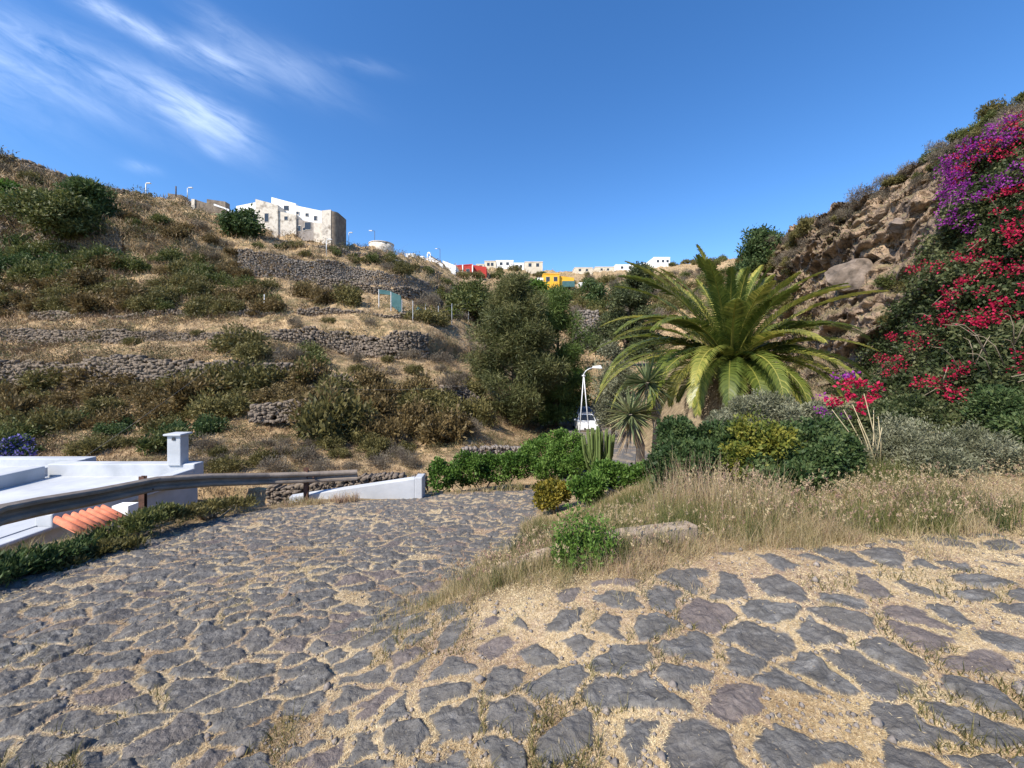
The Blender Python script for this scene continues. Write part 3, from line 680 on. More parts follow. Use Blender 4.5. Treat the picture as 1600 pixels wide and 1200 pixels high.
# ------------------------------------------------------------------ white house below the road
RZ = -1.5
h = empty('white_house', (-11, 8, -4.6), 'flat-roofed white house with parapets and chimney below the guardrail', 'house')
def hb(*bx_):
    b = MB()
    for q in bx_: b.box(q[0] + 11, q[1] + 11, q[2] - 8, q[3] - 8, q[4] + 4.6, q[5] + 4.6)
    return b
hb((-13.0, -9.1, 4.6, 11.3, -5, RZ - .12), (-22, -13.0, 4.2, 12.6, -5, RZ - .17)).build('wall', M['white'], h)
hb((-12.85, -9.25, 4.8, 11.15, RZ - .117, RZ), (-21.8, -13.2, 4.4, 12.4, RZ - .167, RZ - .06)).build('roof', M['white'], h, bevel=.0)
hb((-13.1, -8.95, 11.0, 11.35, RZ - .1, RZ + .34)).build('parapet', M['white'], h, bevel=.03)
hb((-9.3, -8.95, 7.6, 11.0, RZ - .1, RZ + .22)).build('parapet', M['white'], h, bevel=.03)
hb((-9.3, -8.93, 4.4, 7.6, RZ - .1, RZ - .02)).build('parapet', M['white'], h, bevel=.03)
hb((-13.25, -12.9, 4.2, 10.8, RZ - .1, RZ + .34)).build('parapet', M['white'], h, bevel=.03)
hb((-22.1, -13.5, 12.35, 12.7, RZ - .2, RZ + .17)).build('parapet', M['white'], h, bevel=.03)
hb((-13.8, -13.45, 10.9, 12.35, RZ - .2, RZ + .17)).build('parapet', M['white'], h, bevel=.03)
hb((-17.2, -16.8, 4.2, 12.2, RZ - .2, RZ + .17)).build('parapet', M['white'], h, bevel=.03)
ch = hb((-9.68, -9.3, 10.95, 11.24, RZ + .3, RZ + 1.14)).build('chimney', M['white'], h, bevel=.02)
hb((-9.74, -9.24, 10.88, 11.31, RZ + 1.143, RZ + 1.2)).build('chimney_cap', M['white'], ch, bevel=.02)
hb((-9.53, -9.44, 10.93, 10.948, RZ + 1.02, RZ + 1.1)).build('vent_hole', M['glass'], ch)
hb((-9.6, -8.0, 4.3, 5.9, -5, -2.02)).build('side_block', M['white'], h, bevel=.05)
# tiled canopy on the near wall
cn = empty('canopy', (0, 0, 0)); cn.parent = h
a = px(112, 825, 6.9); e = px(186, 803, 8.2)
dirv = (e - a); sidev = Vector((.55, -.05, -.22)); off = Vector((11, -8, 4.6))
for i in range(7):
    b = MB(); p0 = a.lerp(e, i / 6.5) + off; r = .085; rowp = []
    for end in (0, 1):
        base = p0 + sidev * (end - .55)
        for j in range(7):
            an = math.pi * j / 6; rowp.append(base + dirv.normalized() * (-math.cos(an) * r) + Vector((0, 0, 1)) * math.sin(an) * r)
    inner = [q - Vector((0, 0, .018)) for q in rowp]
    b.put(rowp + inner, [(j, j + 1, 8 + j, 7 + j) for j in range(6)] + [(14 + j, 21 + j, 22 + j, 15 + j) for j in range(6)] + [(j, 14 + j, 15 + j, j + 1) for j in range(6)] + [(7 + j, 8 + j, 22 + j, 21 + j) for j in range(6)])
    b.build('roof_tile', M['tile'], h, True)
bpy.data.objects.remove(cn)
b = MB(); q = px(205, 795, 8.5) + off; b.box(q.x - .3, q.x + .05, q.y - .12, q.y + .12, q.z - .12, q.z + .1); b.build('wall_box', M['whitefar'], h)

# ------------------------------------------------------------------ guardrail
rail_pts = [px(-170, 872, 3.7), px(0, 805, 4.75), px(60, 792, 5.25), px(150, 776, 6.05), px(245, 756, 7.1)]
rail_pts2 = [px(245, 756, 7.1), px(330, 750, 7.9), px(420, 748, 8.8), px(500, 745, 9.4), px(558, 742, 9.75)]
g = empty('guardrail', (-6, 7, -1.2), 'long weathered steel guardrail on posts along the outer road edge', 'guardrail')
prof = [(.0, .155), (-.012, .15), (-.07, .125), (-.082, .1), (-.078, .06), (-.02, .03), (-.006, .0), (-.02, -.03), (-.078, -.06), (-.082, -.1), (-.07, -.125), (-.012, -.15), (.0, -.155)]
def wbeam(pts, name):
    vs = []; k = len(prof)
    for i, p in enumerate(pts):
        d = (pts[min(i + 1, len(pts) - 1)] - pts[max(i - 1, 0)]); n = Vector((d.y, -d.x, 0)).normalized()
        for sgn in (0, .006):
            vs += [p - n * (o_ + sgn) * 1.0 * -1 * -1 if 0 else p + n * (-o_ + -sgn) + Vector((0, 0, z_ * .86)) for o_, z_ in prof]
    fs = []
    for i in range(len(pts) - 1):
        a0, a1 = i * 2 * k, (i + 1) * 2 * k
        for j in range(k - 1):
            fs += [(a0 + j, a0 + j + 1, a1 + j + 1, a1 + j), (a0 + k + j, a1 + k + j, a1 + k + j + 1, a0 + k + j + 1)]
        fs += [(a0, a1, a1 + k, a0 + k), (a0 + k - 1, a0 + 2 * k - 1, a1 + 2 * k - 1, a1 + k - 1)]
    return MB().put([v - g.location for v in vs], fs).build(name, M['rail'], g)
wbeam(rail_pts, 'rail_beam'); wbeam(rail_pts2, 'rail_beam')
for (x, y, Y) in ((232, 764, 6.95), (485, 746, 9.25), (-60, 840, 4.15)):
    p = px(x, y, Y) - g.location; z = down(p.x + g.location.x, p.y + g.location.y, ('ground',)) - g.location.z
    b = MB(); o_ = -.1; b.box(p.x - .05 + o_, p.x + .05 + o_, p.y - .03, p.y - .022, z - .1, p.z + .23); b.box(p.x - .05 + o_, p.x + .05 + o_, p.y + .022, p.y + .03, z - .1, p.z + .23); b.box(p.x - .004 + o_, p.x + .004 + o_, p.y - .022, p.y + .022, z - .1, p.z + .23)
    b.build('post', M['rust'], g)
    MB().tube([(p.x + .06, p.y, p.z), (p.x + .1, p.y - .02, p.z)], .018, 6).build('bolt', M['rust'], g)

# white ramp wall at the road edge
wl = empty('white_ramp_wall', px(560, 785, 9.5), 'low white plastered wall rising to a pillar at road edge', 'wall')
o_ = wl.location
A0, A1 = px(452, 790, 9.35), px(648, 779, 9.5); T0, T1 = px(452, 777, 9.35), px(648, 748, 9.5); bk = Vector((-.05, .22, 0)); dnv = Vector((0, 0, -.3))
MB().hexa([A0 + dnv - o_, A1 + dnv - o_, A1 + bk + dnv - o_, A0 + bk + dnv - o_], [T0 - o_, T1 - o_, T1 + bk - o_, T0 + bk - o_]).build('wall_body', M['white'], wl, bevel=.015)
p = px(654, 780, 9.55) - o_; t = px(654, 745, 9.55) - o_
MB().box(p.x - .085, p.x + .1, p.y - .06, p.y + .3, p.z - .4, t.z).build('pillar', M['white'], wl, bevel=.02)

# low garden wall in the grass triangle
gw = empty('garden_wall', (1, 3.7, -.3), 'low weathered masonry wall half hidden in tall dry grass', 'wall'); o_ = gw.location
gh = lambda x, y: hit(x, y, ('ground',))[0]
P_ = [(gh(768, 908), .07), (gh(842, 890), .12), (gh(985, 864), .17), (gh(1092, 854), .19)]
V = []
for p, hh in P_: V += [p + Vector((0, 0, -.35)) - o_, p + Vector((0, 0, hh)) - o_, p + Vector((-.06, .13, hh)) - o_, p + Vector((-.06, .13, -.3)) - o_]
fs = []
for i in range(3):
    a_ = i * 4; fs += [(a_, a_ + 4, a_ + 5, a_ + 1), (a_ + 1, a_ + 5, a_ + 6, a_ + 2), (a_ + 2, a_ + 6, a_ + 7, a_ + 3)]
fs += [(0, 1, 2, 3), (12, 15, 14, 13)]
MB().put(V, fs).build('masonry', M['mortar'], gw, bevel=.02)

# ------------------------------------------------------------------ street lamp, cars
lp = empty('street_lamp', px(912, 682, 23), 'pale A-frame street lamp with one curved arm before parked cars', 'street lamp'); o_ = lp.location
zf = down(o_.x, o_.y, ('ground', 'hill')); T = px(912, 584, 23) - o_
for x in (904, 922):
    b = px(x, 682, 23) - o_; MB().tube([(b.x, b.y, zf - o_.z - .1), T], [.034, .03], 8).build('leg', M['galv'], lp, True)
MB().tube([T + Vector((-.1, 0, -.12)), T + Vector((.1, 0, -.12))], .05, 8).build('clamp', M['galv'], lp, True)
arm = [T + Vector((0, 0, -.15))] + [px(*q, 23) - o_ for q in ((913, 583), (916, 579), (921, 576), (928, 574))]
MB().tube(arm, .027, 8).build('arm', M['galv'], lp, True)
hd = px(933, 573.5, 23) - o_
b = MB(); b.hexa([hd + Vector(q) for q in ((-.28, -.13, -.06), (.28, -.15, -.09), (.28, .15, -.09), (-.28, .13, -.06))], [hd + Vector(q) for q in ((-.26, -.08, .05), (.2, -.1, .1), (.2, .1, .1), (-.26, .08, .05))])
b.build('lamp_head', M['lampwhite'], lp, bevel=.02)

def car(loc, rz, paint, label, scale=1.0):
    o = empty('parked_car', loc, label, 'car', 'cars parked in a row under the trees', rz); o.scale = (scale,) * 3
    hw = .86
    def ring(y, zb, zt, w_): return [(-w_, y, zb), (-w_ * 1.0, y, zb + (zt - zb) * .55), (-w_ * .93, y, zt), (w_ * .93, y, zt), (w_, y, zb + (zt - zb) * .55), (w_, y, zb)]
    R_ = [ring(-2.1, .35, .70, .74), ring(-2.0, .25, .82, .82), ring(-1.2, .22, .93, hw), ring(0, .2, .95, hw), ring(1.4, .22, .96, hw), ring(2.0, .28, .92, .82), ring(2.1, .38, .8, .76)]
    V = [p for r in R_ for p in r]; f = [(i * 6 + j, (i + 1) * 6 + j, (i + 1) * 6 + j + 1, i * 6 + j + 1) for i in range(6) for j in range(5)] + [(i * 6 + 5, (i + 1) * 6 + 5, (i + 1) * 6, i * 6) for i in range(6)] + [tuple(range(6)), tuple(range(36, 42))[::-1]]
    MB().put(V, f).build('body', paint, o, bevel=.04)
    b = MB(); b.hexa([(-.78, -1.15, .93), (.78, -1.15, .93), (.78, 1.75, .94), (-.78, 1.75, .94)], [(-.6, -.45, 1.43), (.6, -.45, 1.43), (.6, 1.2, 1.43), (-.6, 1.2, 1.43)]); b.build('cabin', paint, o, bevel=.05)
    def pane(q, name): MB().prism(q, (0, 0, .012)).build(name, M['glass'], o)
    MB().put([(-.68, -1.10, .98), (.68, -1.10, .98), (.56, -.545, 1.385), (-.56, -.545, 1.385)], [(0, 1, 2, 3)]).build('windscreen', M['glass'], o)
    MB().put([(-.66, 1.735, 1.0), (.66, 1.735, 1.0), (.55, 1.305, 1.385), (-.55, 1.305, 1.385)], [(3, 2, 1, 0)]).build('rear_window', M['glass'], o)
    for s in (-1, 1):
        MB().put([(s * .775, -.95, .99), (s * .775, 1.5, .99), (s * .637, 1.1, 1.36), (s * .637, -.4, 1.36)], [(0, 1, 2, 3) if s > 0 else (3, 2, 1, 0)]).build('side_window', M['glass'], o)
        MB().box(s * .62 - .16, s * .62 + .16, -2.09, -2.02, .62, .76).build('headlight', M['lamp_lens'], o)
        MB().box(s * .95 - .09, s * .95 + .09, -.85, -.72, .95, 1.07).build('mirror', paint, o, bevel=.02)
        for y in (-1.35, 1.3):
            wv = empty('wheel', (s * .78, y, .32)); wv.parent = o
            MB().tube([(-.1, 0, 0), (.1, 0, 0)], .32, 18).build('tyre', M['tyre'], wv); MB().tube([(s * .09, 0, 0), (s * .108, 0, 0)], .2, 14).build('rim', M['rim'], wv)
    MB().box(-.4, .4, -2.125, -2.1, .34, .5).build('grille', M['tyre'], o); MB().box(-.26, .26, -2.14, -2.126, .42, .53).build('number_plate', M['plate'], o)
    return o
for (x, Y, paint, lab) in ((914, 34, M['carwhite'], 'white car parked nearest behind the A-frame street lamp'), (912, 39.5, M['cargrey'], 'silver car parked second in the row, behind the white car'), (910, 45, M['carblue'], 'dark car parked farthest in the row under the trees')):
    X = (x - CX) / F * Y; car((X, Y, max(down(X, Y, ('ground', 'hill')), float(ground_base(X, Y)))), -.03, paint, lab)

# ------------------------------------------------------------------ village on the skyline
def window(p, w_, hh, parent, off, face='front', frame='frame'):
    """p: centre on the wall"""
    q = p - off
    if face == 'front':
        f_ = MB().box(q.x - w_ / 2 - .07, q.x + w_ / 2 + .07, q.y - .05, q.y + .05, q.z - hh / 2 - .1, q.z + hh / 2 + .1).build('window', M[frame], parent)
        MB().box(q.x - w_ / 2, q.x + w_ / 2, q.y - .08, q.y - .055, q.z - hh / 2, q.z + hh / 2).build('pane', M['glass'], f_)
    else:
        f_ = MB().box(q.x - .05, q.x + .05, q.y - w_ / 2 - .1, q.y + w_ / 2 + .1, q.z - hh / 2 - .1, q.z + hh / 2 + .1).build('window', M[frame], parent)
        MB().box(q.x + .055, q.x + .08, q.y - w_ / 2, q.y + w_ / 2, q.z - hh / 2, q.z + hh / 2).build('pane', M['glass'], f_)
def blk(parent, name, mat, x0, x1, yt0, yt1, yb, Y, d, Y1=None, bev=0):
    """block whose front face runs from photo column x0 to x1, top rows yt0/yt1, foot row yb"""
    Y1 = Y1 or Y; o = parent.location
    a, b = px(x0, yb, Y) - o, px(x1, yb, Y1) - o; ta_, tb = px(x0, yt0, Y) - o, px(x1, yt1, Y1) - o
    zb = min(a.z, b.z); dv = Vector((0, d, 0))
    P = [Vector((a.x, a.y, zb)), Vector((b.x, b.y, zb))]
    return MB().hexa([P[0], P[1], P[1] + dv, P[0] + dv], [ta_, tb, tb + dv, ta_ + dv]).build(name, mat, parent, bevel=bev)
k = empty('fortress_house', px(460, 380, 72), 'old stone fortress-like house with white upper walls on the ridge', 'building'); kl = k.location
blk(k, 'stone_block', M['castle'], 399, 434, 311, 320, 372, 71, 6)
blk(k, 'stone_block', M['castle'], 434, 462.5, 330, 335, 378, 71.3, 6, 71.3)
blk(k, 'white_upper_block', M['whitefar'], 424, 462, 308, 318, 345, 73.2, 5, 73.2)
blk(k, 'white_side_wing', M['whitefar'], 369, 399, 322, 316, 352, 72.5, 5)
blk(k, 'white_long_wall', M['whitefar'], 462, 510, 321, 331, 362, 73.0, 5, 73.6)
blk(k, 'porch', M['castleshade'], 463, 491, 342, 348, 376, 71.6, 3)
blk(k, 'stone_block', M['castle'], 490, 503, 347, 349, 380, 71.4, 3)
blk(k, 'stone_block', M['castle'], 502.5, 517, 329, 327.5, 392, 70.6, 3.6)
b = MB(); c0 = px(516.9, 327.5, 70.6) - kl; zt = c0.z; zb = (px(517, 395, 70.6) - kl).z; ring_ = []
for j in range(9):
    an = -math.pi / 2 + math.pi / 2 * j / 8; ring_.append((c0.x + 0.9 * math.cos(an) + .1, c0.y + 1.0 + 0.9 * math.sin(an)))
ring_ = [(c0.x - .01, c0.y + .02)] + ring_ + [(c0.x + 1.0, c0.y + 4.2), (c0.x - .01, c0.y + 4.2)]
b.prism([(x, y, zb) for x, y in ring_], (0, 0, zt - zb - .25)); b.build('round_bastion', M['castledark'], k)  # shadow side of the house, painted in with the darker stone
for (x, y, Y, w_, hh) in ((416.5, 340, 71, .9, 1.9), (447, 341, 71.3, .8, .8), (447.5, 325, 73.2, 1.2, 1.0), (465, 333, 73.0, .6, .6), (479.5, 335.5, 73.2, .6, .6), (493, 341, 73.4, .7, 1.0), (468, 357, 71.6, .6, 1.2), (481, 353, 71.6, 1.5, 1.7), (475, 358, 71.6, .5, .6)):
    window(px(x, y, Y), w_ * .72, hh * .78, k, kl, frame='castle')
ru = empty('ruined_house', px(320, 330, 70), 'roofless row of low brown stone walls left of the fortress house', 'building')
for q in ((262, 285, 302, 305, 325, 72), (282, 302, 316, 314, 332, 70), (303, 350, 311, 326, 340, 70), (323, 352, 311, 315, 326, 74)): blk(ru, 'wall', M['castledark'], *q, 1.2)
blk(ru, 'white_gable', M['whitefar'], 334, 358, 318, 327, 336, 72.5, 2); blk(ru, 'pillar', M['castle'], 299, 304, 311, 311, 336, 69.8, .8)
tk = empty('water_tank', px(588, 395, 84), 'round beige water tank on the ridge right of the fortress house', 'tank')
q = px(596, 384, 86) - tk.location; MB().tube([q + Vector((0, 0, -3)), q + Vector((0, 0, .2))], 2.6, 28).build('tank_body', M['castle'], tk, True); MB().tube([q + Vector((0, 0, .2)), q + Vector((0, 0, .35))], 2.7, 28).build('rim', M['castle'], tk)
def house(name, label, mat, x0, x1, yt, yb, Y, d, wins=(), gable=None, cat='house', parap=True, rz=None, right=None):
    o = empty(name, px((x0 + x1) / 2, yb, Y), label, cat)
    blk(o, 'wall', mat, x0, x1, yt, yt if rz is None else rz, yb + 6, Y, d)
    if parap:
        p0, p1 = px(x0, yt, Y) - o.location, px(x1, yt if rz is None else rz, Y) - o.location
        MB().hexa([p0 + Vector((-.12, -.1, -.2)), p1 + Vector((.12, -.1, -.2)), p1 + Vector((.12, d + .1, -.2)), p0 + Vector((-.12, d + .1, -.2))], [p0 + Vector((-.12, -.1, .15)), p1 + Vector((.12, -.1, .15)), p1 + Vector((.12, d + .1, .15)), p0 + Vector((-.12, d + .1, .15))]).build('parapet', mat if right is None else right, o)
    for (x, y, w_, hh) in wins: window(px(x, y, Y), w_, hh, o, o.location)
    return o
ch_ = empty('white_chapel', px(690, 428, 118), 'white gabled chapel with bell arch left of the red house', 'chapel'); o_ = ch_.location
G = [px(x, y, 118) - o_ for x, y in ((664, 404), (672, 400), (692, 413), (692, 436), (664, 436))]
MB().prism(G, (0, 12, 0)).build('nave', M['whitefar'], ch_)
blk(ch_, 'side_wall', M['whitefar'], 691.5, 712, 407, 415, 436, 120, 9)
bb = [px(x, y, 117.7) - o_ for x, y in ((667, 401), (667, 396), (668.5, 394), (670, 393.4), (671.5, 394), (673, 396), (673, 401))]
arch = MB(); arch.prism([bb[0], bb[1], bb[1] + Vector((.25, 0, 0)), bb[0] + Vector((.25, 0, 0))], (0, .4, 0)); arch.prism([bb[5] - Vector((.25, 0, 0)), bb[5], bb[6], bb[6] - Vector((.25, 0, 0))], (0, .4, 0)); arch.prism([bb[1], bb[2], bb[3], bb[4], bb[5], bb[5] - Vector((.2, 0, .22)), bb[3] - Vector((0, 0, .35)), bb[1] + Vector((.2, 0, -.22))], (0, .4, 0)); arch.build('bell_arch', M['whitefar'], ch_)
window(px(681, 422, 118), .9, 1.6, ch_, o_); window(px(677, 411, 118), .6, .6, ch_, o_)
r_ = [px(x, y, 118) - o_ for x, y in ((671, 399.5), (672, 398.5), (694, 412.5), (693, 413.8))]; MB().prism(r_, (0, 12.2, 0)).build('roof', M['castledark'], ch_)
house('white_house_far', 'small white flat house behind shrubs left of the chapel', M['whitefar'], 634, 648, 397, 408, 112, 6, ((640, 402, .9, .9),))
rh_ = house('red_house', 'dark red flat-roofed house with white corner trim', M['redwall'], 709, 738, 415.5, 436, 140, 12, ((731, 424, 1.2, 1.6), (715, 424, 1.0, 1.2)), right=M['redwall'], rz=413)
for x in (722, 737.4): blk(rh_, 'corner_trim', M['whitefar'], x, x + 1.6, 413.5, 413.5, 440, 139.8, .5)
p = px(738, 424, 140); xr = p.x
for yo, hh in ((3, 1.6), (6, 1.2), (9, 1.6)): window(Vector((xr, 140 + yo, p.z - .3)), 1.1, hh, rh_, rh_.location, 'side')
house('cream_house', 'cream flat house on the ridge above the red house', M['cream'], 757, 775, 408, 420, 190, 9, ((763, 413, 1.2, 1.4), (769, 413, 1.2, 1.4)))
house('white_villa', 'low white villa on the ridge, left of centre skyline', M['whitefar'], 775, 802, 407, 418, 205, 9, ((783, 412, 1.4, 1.4), (793, 412, 1.4, 1.4)))
house('beige_villa', 'beige villa with shaded right side on the central skyline', M['cream'], 820, 848, 409, 422, 195, 12, ((828, 414, 1.4, 1.6), (840, 414, 1.4, 1.6)))
yh = house('yellow_house', 'bright orange-yellow house in the middle of the valley head', M['yellowwall'], 849, 874, 428, 446, 135, 7, ((856, 436, 1.2, 1.4), (868, 436, 1.2, 1.4)))
blk(yh, 'wing', M['yellowwall'], 874, 897, 431, 434, 446, 136, 6); blk(yh, 'teal_lean_to', M['teal'], 879, 898, 439, 439, 448, 134.5, 2)
blk(yh, 'white_annex', M['whitefar'], 840, 849, 434, 434, 446, 135.5, 5)
house('white_shed', 'small white shed with dark door below the yellow house', M['whitefar'], 813, 828, 438, 447, 125, 5, ((822, 443, 1.0, 1.4),))
house('white_cube_house', 'white two-storey cube house highest on the right skyline', M['whitefar'], 1022, 1047, 402, 416, 250, 14, ((1028, 408, 1.4, 1.5), (1036, 408, 1.4, 1.5), (1043, 408, 1.4, 1.5)))
house('long_white_house', 'long low white house on the skyline left of the cube house', M['whitefar'], 962, 1005, 413.5, 424, 250, 10, ((972, 418, 1.5, 1.5), (984, 418, 1.5, 1.5), (996, 418, 1.5, 1.5)))
house('pale_farmhouse', 'pale farmhouse at left end of the white skyline houses', M['cream'], 930, 960, 417, 424, 240, 8, ((940, 421, 1.2, 1.2), (950, 421, 1.2, 1.2)))
house('terrace_house', 'white terraced house just below the long white skyline house', M['whitefar'], 985, 1012, 421, 428, 225, 8, ((992, 424, 1.2, 1.2), (1004, 424, 1.2, 1.2)))
house('white_house_far', 'tiny white flat house between the chapel and the small house on its left', M['whitefar'], 649, 662, 401, 410, 116, 6, ((655, 405, .9, .9),))
house('cream_house', 'low cream house tucked between the red house and the ridge house', M['cream'], 744, 757, 413, 422, 170, 8, ((751, 417, 1.1, 1.2),))
house('white_villa', 'small white house between the white villa and the beige villa', M['whitefar'], 803, 819, 411, 421, 200, 8, ((808, 416, 1.2, 1.2), (814, 416, 1.2, 1.2)))
house('pale_farmhouse', 'pale low house right of the yellow house on the skyline', M['cream'], 898, 926, 418, 426, 215, 8, ((906, 422, 1.2, 1.1), (917, 422, 1.2, 1.1)))
house('white_house_far', 'white house wedged between the long white house and the cube house', M['whitefar'], 1006, 1021, 411, 422, 246, 10, ((1013, 416, 1.3, 1.4),))
house('white_terrace_house', 'white house half way up the slope below the beige villa', M['whitefar'], 905, 922, 442, 449, 150, 6, ((913, 445, 1.0, 1.0),))
blk(rh_, 'wing', M['redwall'], 739.5, 760, 414, 417, 438, 143, 6)
def pole(name, label, x, y0, y1, Y, r=.06, arm=None, mat='galv', cat='pole'):
    o = empty(name, px(x, y1, Y), label, cat); b = MB().tube([(0, 0, -.6), px(x, y0, Y) - o.location], r, 6); b.build('pole', M[mat], o, True)
    if arm:
        t = px(x, y0, Y) - o.location; MB().tube([t, t + Vector((arm, 0, .12))], r * .7, 6).build('arm', M[mat], o, True)
        c = t + Vector((arm, 0, .1)); MB().box(c.x - .35, c.x + .35, c.y - .15, c.y + .15, c.z - .09, c.z + .06).build('lamp_head', M['lampwhite'], o)
    return o
pole('street_lamp', 'pale street lamp on the upper left skyline above stone wall', 228, 287, 306, 70, .09, .5, cat='street lamp')
pole('utility_post', 'dark post on the skyline above the ruined walls', 275, 291, 303, 72, .1, None, 'bark', cat='post')
pole('street_lamp', 'small pale street lamp left of ruined walls, on skyline', 293, 294, 306, 74, .07, .6, cat='street lamp')
pole('antenna_mast', 'thin antenna mast standing on the round water tank', 585.5, 361, 386, 86, .05, -.9, 'bark', cat='antenna')
pole('antenna_mast', 'thin antenna mast behind the chapel roof', 687.5, 389, 406, 125, .07, -1.2, 'bark', cat='antenna')
pole('utility_post', 'thin pale post on the slope amid the olive scrub', 413, 460, 508, 41, .045, None, cat='post')
pole('utility_post', 'short pale post below the round bastion', 510, 375, 395, 62, .06, .5, cat='post')
pole('street_lamp', 'tiny street lamp right of the round bastion', 545, 364, 380, 80, .06, .4, cat='street lamp')
# fence and shade nets
fe = empty('wire_fence', px(690, 495, 56), 'sagging wire fence with thin posts above the dry slope', 'fence'); o_ = fe.location
fx = [(628, 468, 497), (645, 470, 500), (665, 476, 503), (685, 478, 506), (706, 474, 505), (732, 470, 503), (752, 470, 503), (762, 480, 506)]
fY = [hit(x, b_ + 1, ('hill',))[0].y - .3 for x, a_, b_ in fx]
for (x, a_, b_), q in zip(fx, fY): MB().tube([px(x, b_ + 2, q) - o_, px(x, a_, q) - o_], .035, 5).build('post', M['galv'], fe)
b = MB()
for t in (.1, .35, .6, .85):
    b.tube([px(x, a_ + (b_ - a_) * t, q) - o_ for (x, a_, b_), q in zip(fx, fY)], .014, 4)
b.build('wire', M['cable'], fe)
for lab, pts, Y in (('upright teal shade net at the left end of wire fence', ((611, 456), (626, 462), (627, 490), (612, 478)), 45), ('collapsed dark teal net sagging on wire fence', ((640, 496), (652, 479), (662, 488), (668, 499)), 45), ('grey net awning on dark poles left of the teal net', ((592, 452), (611, 455), (610, 461), (593, 459)), 46)):
    c = px(pts[0][0], pts[0][1], Y); o = empty('shade_net', c, lab, 'net')
    MB().prism([px(x, y, Y) - c for x, y in pts], (.05, .12, 0)).build('net', M['teal'], o)
    MB().tube([px(pts[0][0], pts[0][1], Y) - c, px(pts[0][0], pts[0][1] + 30, Y) - c], .05, 5).build('post', M['galv'], o)
def cable(label, pts, r):
    P = [px(*q) for q in pts]; c = P[0].copy(); out = []
    for a, e in zip(P[:-1], P[1:]):
        for j in range(12):
            t = j / 12; out.append(a.lerp(e, t) + Vector((0, 0, -.25 * 4 * t * (1 - t))) - c)
    out.append(P[-1] - c)
    return tag(MB().tube(out, r, 5).build('overhead_cable', M['cable']), label, 'cable'), c
for lab, pts, r in (('overhead cable rising from the white roof towards the fence', ((120, 722, 13), (385, 525, 30), (640, 380, 84)), .006), ('overhead cable running level above the brown bush', ((480, 603, 22), (730, 602, 25)), .006), ('overhead cable dropping across the lowest terrace wall', ((130, 552, 27), (265, 590, 20)), .006)):
    o, c = cable(lab, pts, r); o.location = c

# ------------------------------------------------------------------ trees
def tree(name, label, base, height, prof, n, ln, wd, mat, seed, trunk_r=.25, lean=(0, 0), nl=46, clump=.9, bare=.12, cat='tree', group=None, depth=1.0):
    """trunk with limbs; prof is a list of (height fraction, crown radius, side offset)"""
    rn = random.Random(seed); rg = np.random.default_rng(seed); o = empty(name, base, label, cat, group)
    hf, rad = [p[0] for p in prof], [p[1] for p in prof]; offs = [p[2] for p in prof]
    ax = lambda t: Vector((lean[0] * t + float(np.interp(t, hf, offs)), lean[1] * t, height * t))
    b = MB(); b.tube([Vector((0, 0, -.3))] + [ax(t) for t in (.0, .2, .4, .6, .8, .97)], [trunk_r * 1.25, trunk_r, trunk_r * .85, trunk_r * .65, trunk_r * .45, trunk_r * .25, .03], 8)
    L = []
    for i in range(nl):
        t = rn.uniform(bare, .98); R = float(np.interp(t, hf, rad)); az = rn.uniform(0, 2 * math.pi); rr = R * rn.uniform(.45, 1.0)
        a = ax(max(t - .12 * rn.random() - .03, bare * .8)); e = ax(t) + Vector((math.cos(az) * rr, math.sin(az) * rr * depth, rn.uniform(-.3, .4)))
        b.tube([a, a.lerp(e, .55) + Vector((0, 0, .12 * rr)), e], [trunk_r * .28 * (1.1 - t), trunk_r * .16 * (1.1 - t), .012], 5)
        for s in (1, .68):
            c = a.lerp(e, s); q = clump * rn.uniform(.6, 1.15) * (.6 + .4 * R / max(rad)); L.append((c.x, c.y, c.z, q, q, q * .68))
    b.build('trunk', M['bark'], o, True)
    foliage('crown', L, n, ln, wd, mat, o, seed, shell=.8, bumps=.35, up=.25, out=.5)
    return o
def tree_px(name, label, x, yb, yt, Y, prof, *a, **k):
    B = px(x, yb, Y); g = down(B.x, B.y, ('hill', 'ground')); g = g if abs(g - B.z) < 2.5 else B.z; H = px(x, yt, Y).z - g
    return tree(name, label, (B.x, B.y, g), H, [(h_, r * Y / F, o * Y / F) for h_, r, o in prof], *a, **k)
tree_px('pine_tree', 'broad brownish-green pine with ragged crown beside the valley road', 805, 655, 432, 33, [(0, 30, 0), (.12, 62, 0), (.3, 76, 0), (.5, 72, -4), (.7, 56, -6), (.88, 34, -2), (1, 8, 0)], 90000, .36, .052, M['pine'], 31, .3, nl=120, clump=1.15, bare=.04)
tree_px('pine_tree', 'bushy green pine at right shoulder of the broad brownish pine', 868, 655, 448, 36, [(0, 20, 0), (.12, 40, 0), (.35, 52, 0), (.6, 44, 4), (.82, 32, 2), (1, 8, 0)], 60000, .34, .05, M['pine_green'], 32, .26, nl=90, clump=1.1, bare=.05)
tree_px('pine_tree', 'dark conical pine behind the palm, left of its crown', 985, 590, 413, 46, [(0, 34, -6), (.2, 58, -8), (.45, 54, -4), (.7, 36, 4), (.88, 20, 12), (1, 4, 18)], 46000, .32, .1, M['pine_dark'], 33, .28, nl=80, clump=1.1)
tree_px('broadleaf_tree', 'leafy green tree low between pines and street lamp', 884, 648, 562, 44, [(0, 22, 0), (.3, 36, 0), (.7, 34, 0), (1, 12, 0)], 22000, .24, .1, M['hedge'], 34, .16, nl=50, clump=1.1, bare=.04)
tree_px('olive_tree', 'grey-green bushy tree right of the street lamp', 958, 655, 540, 27, [(0, 14, 0), (.3, 30, 0), (.65, 34, 2), (1, 12, 0)], 15000, .20, .06, M['grey'], 35, .14, nl=40, clump=.75)
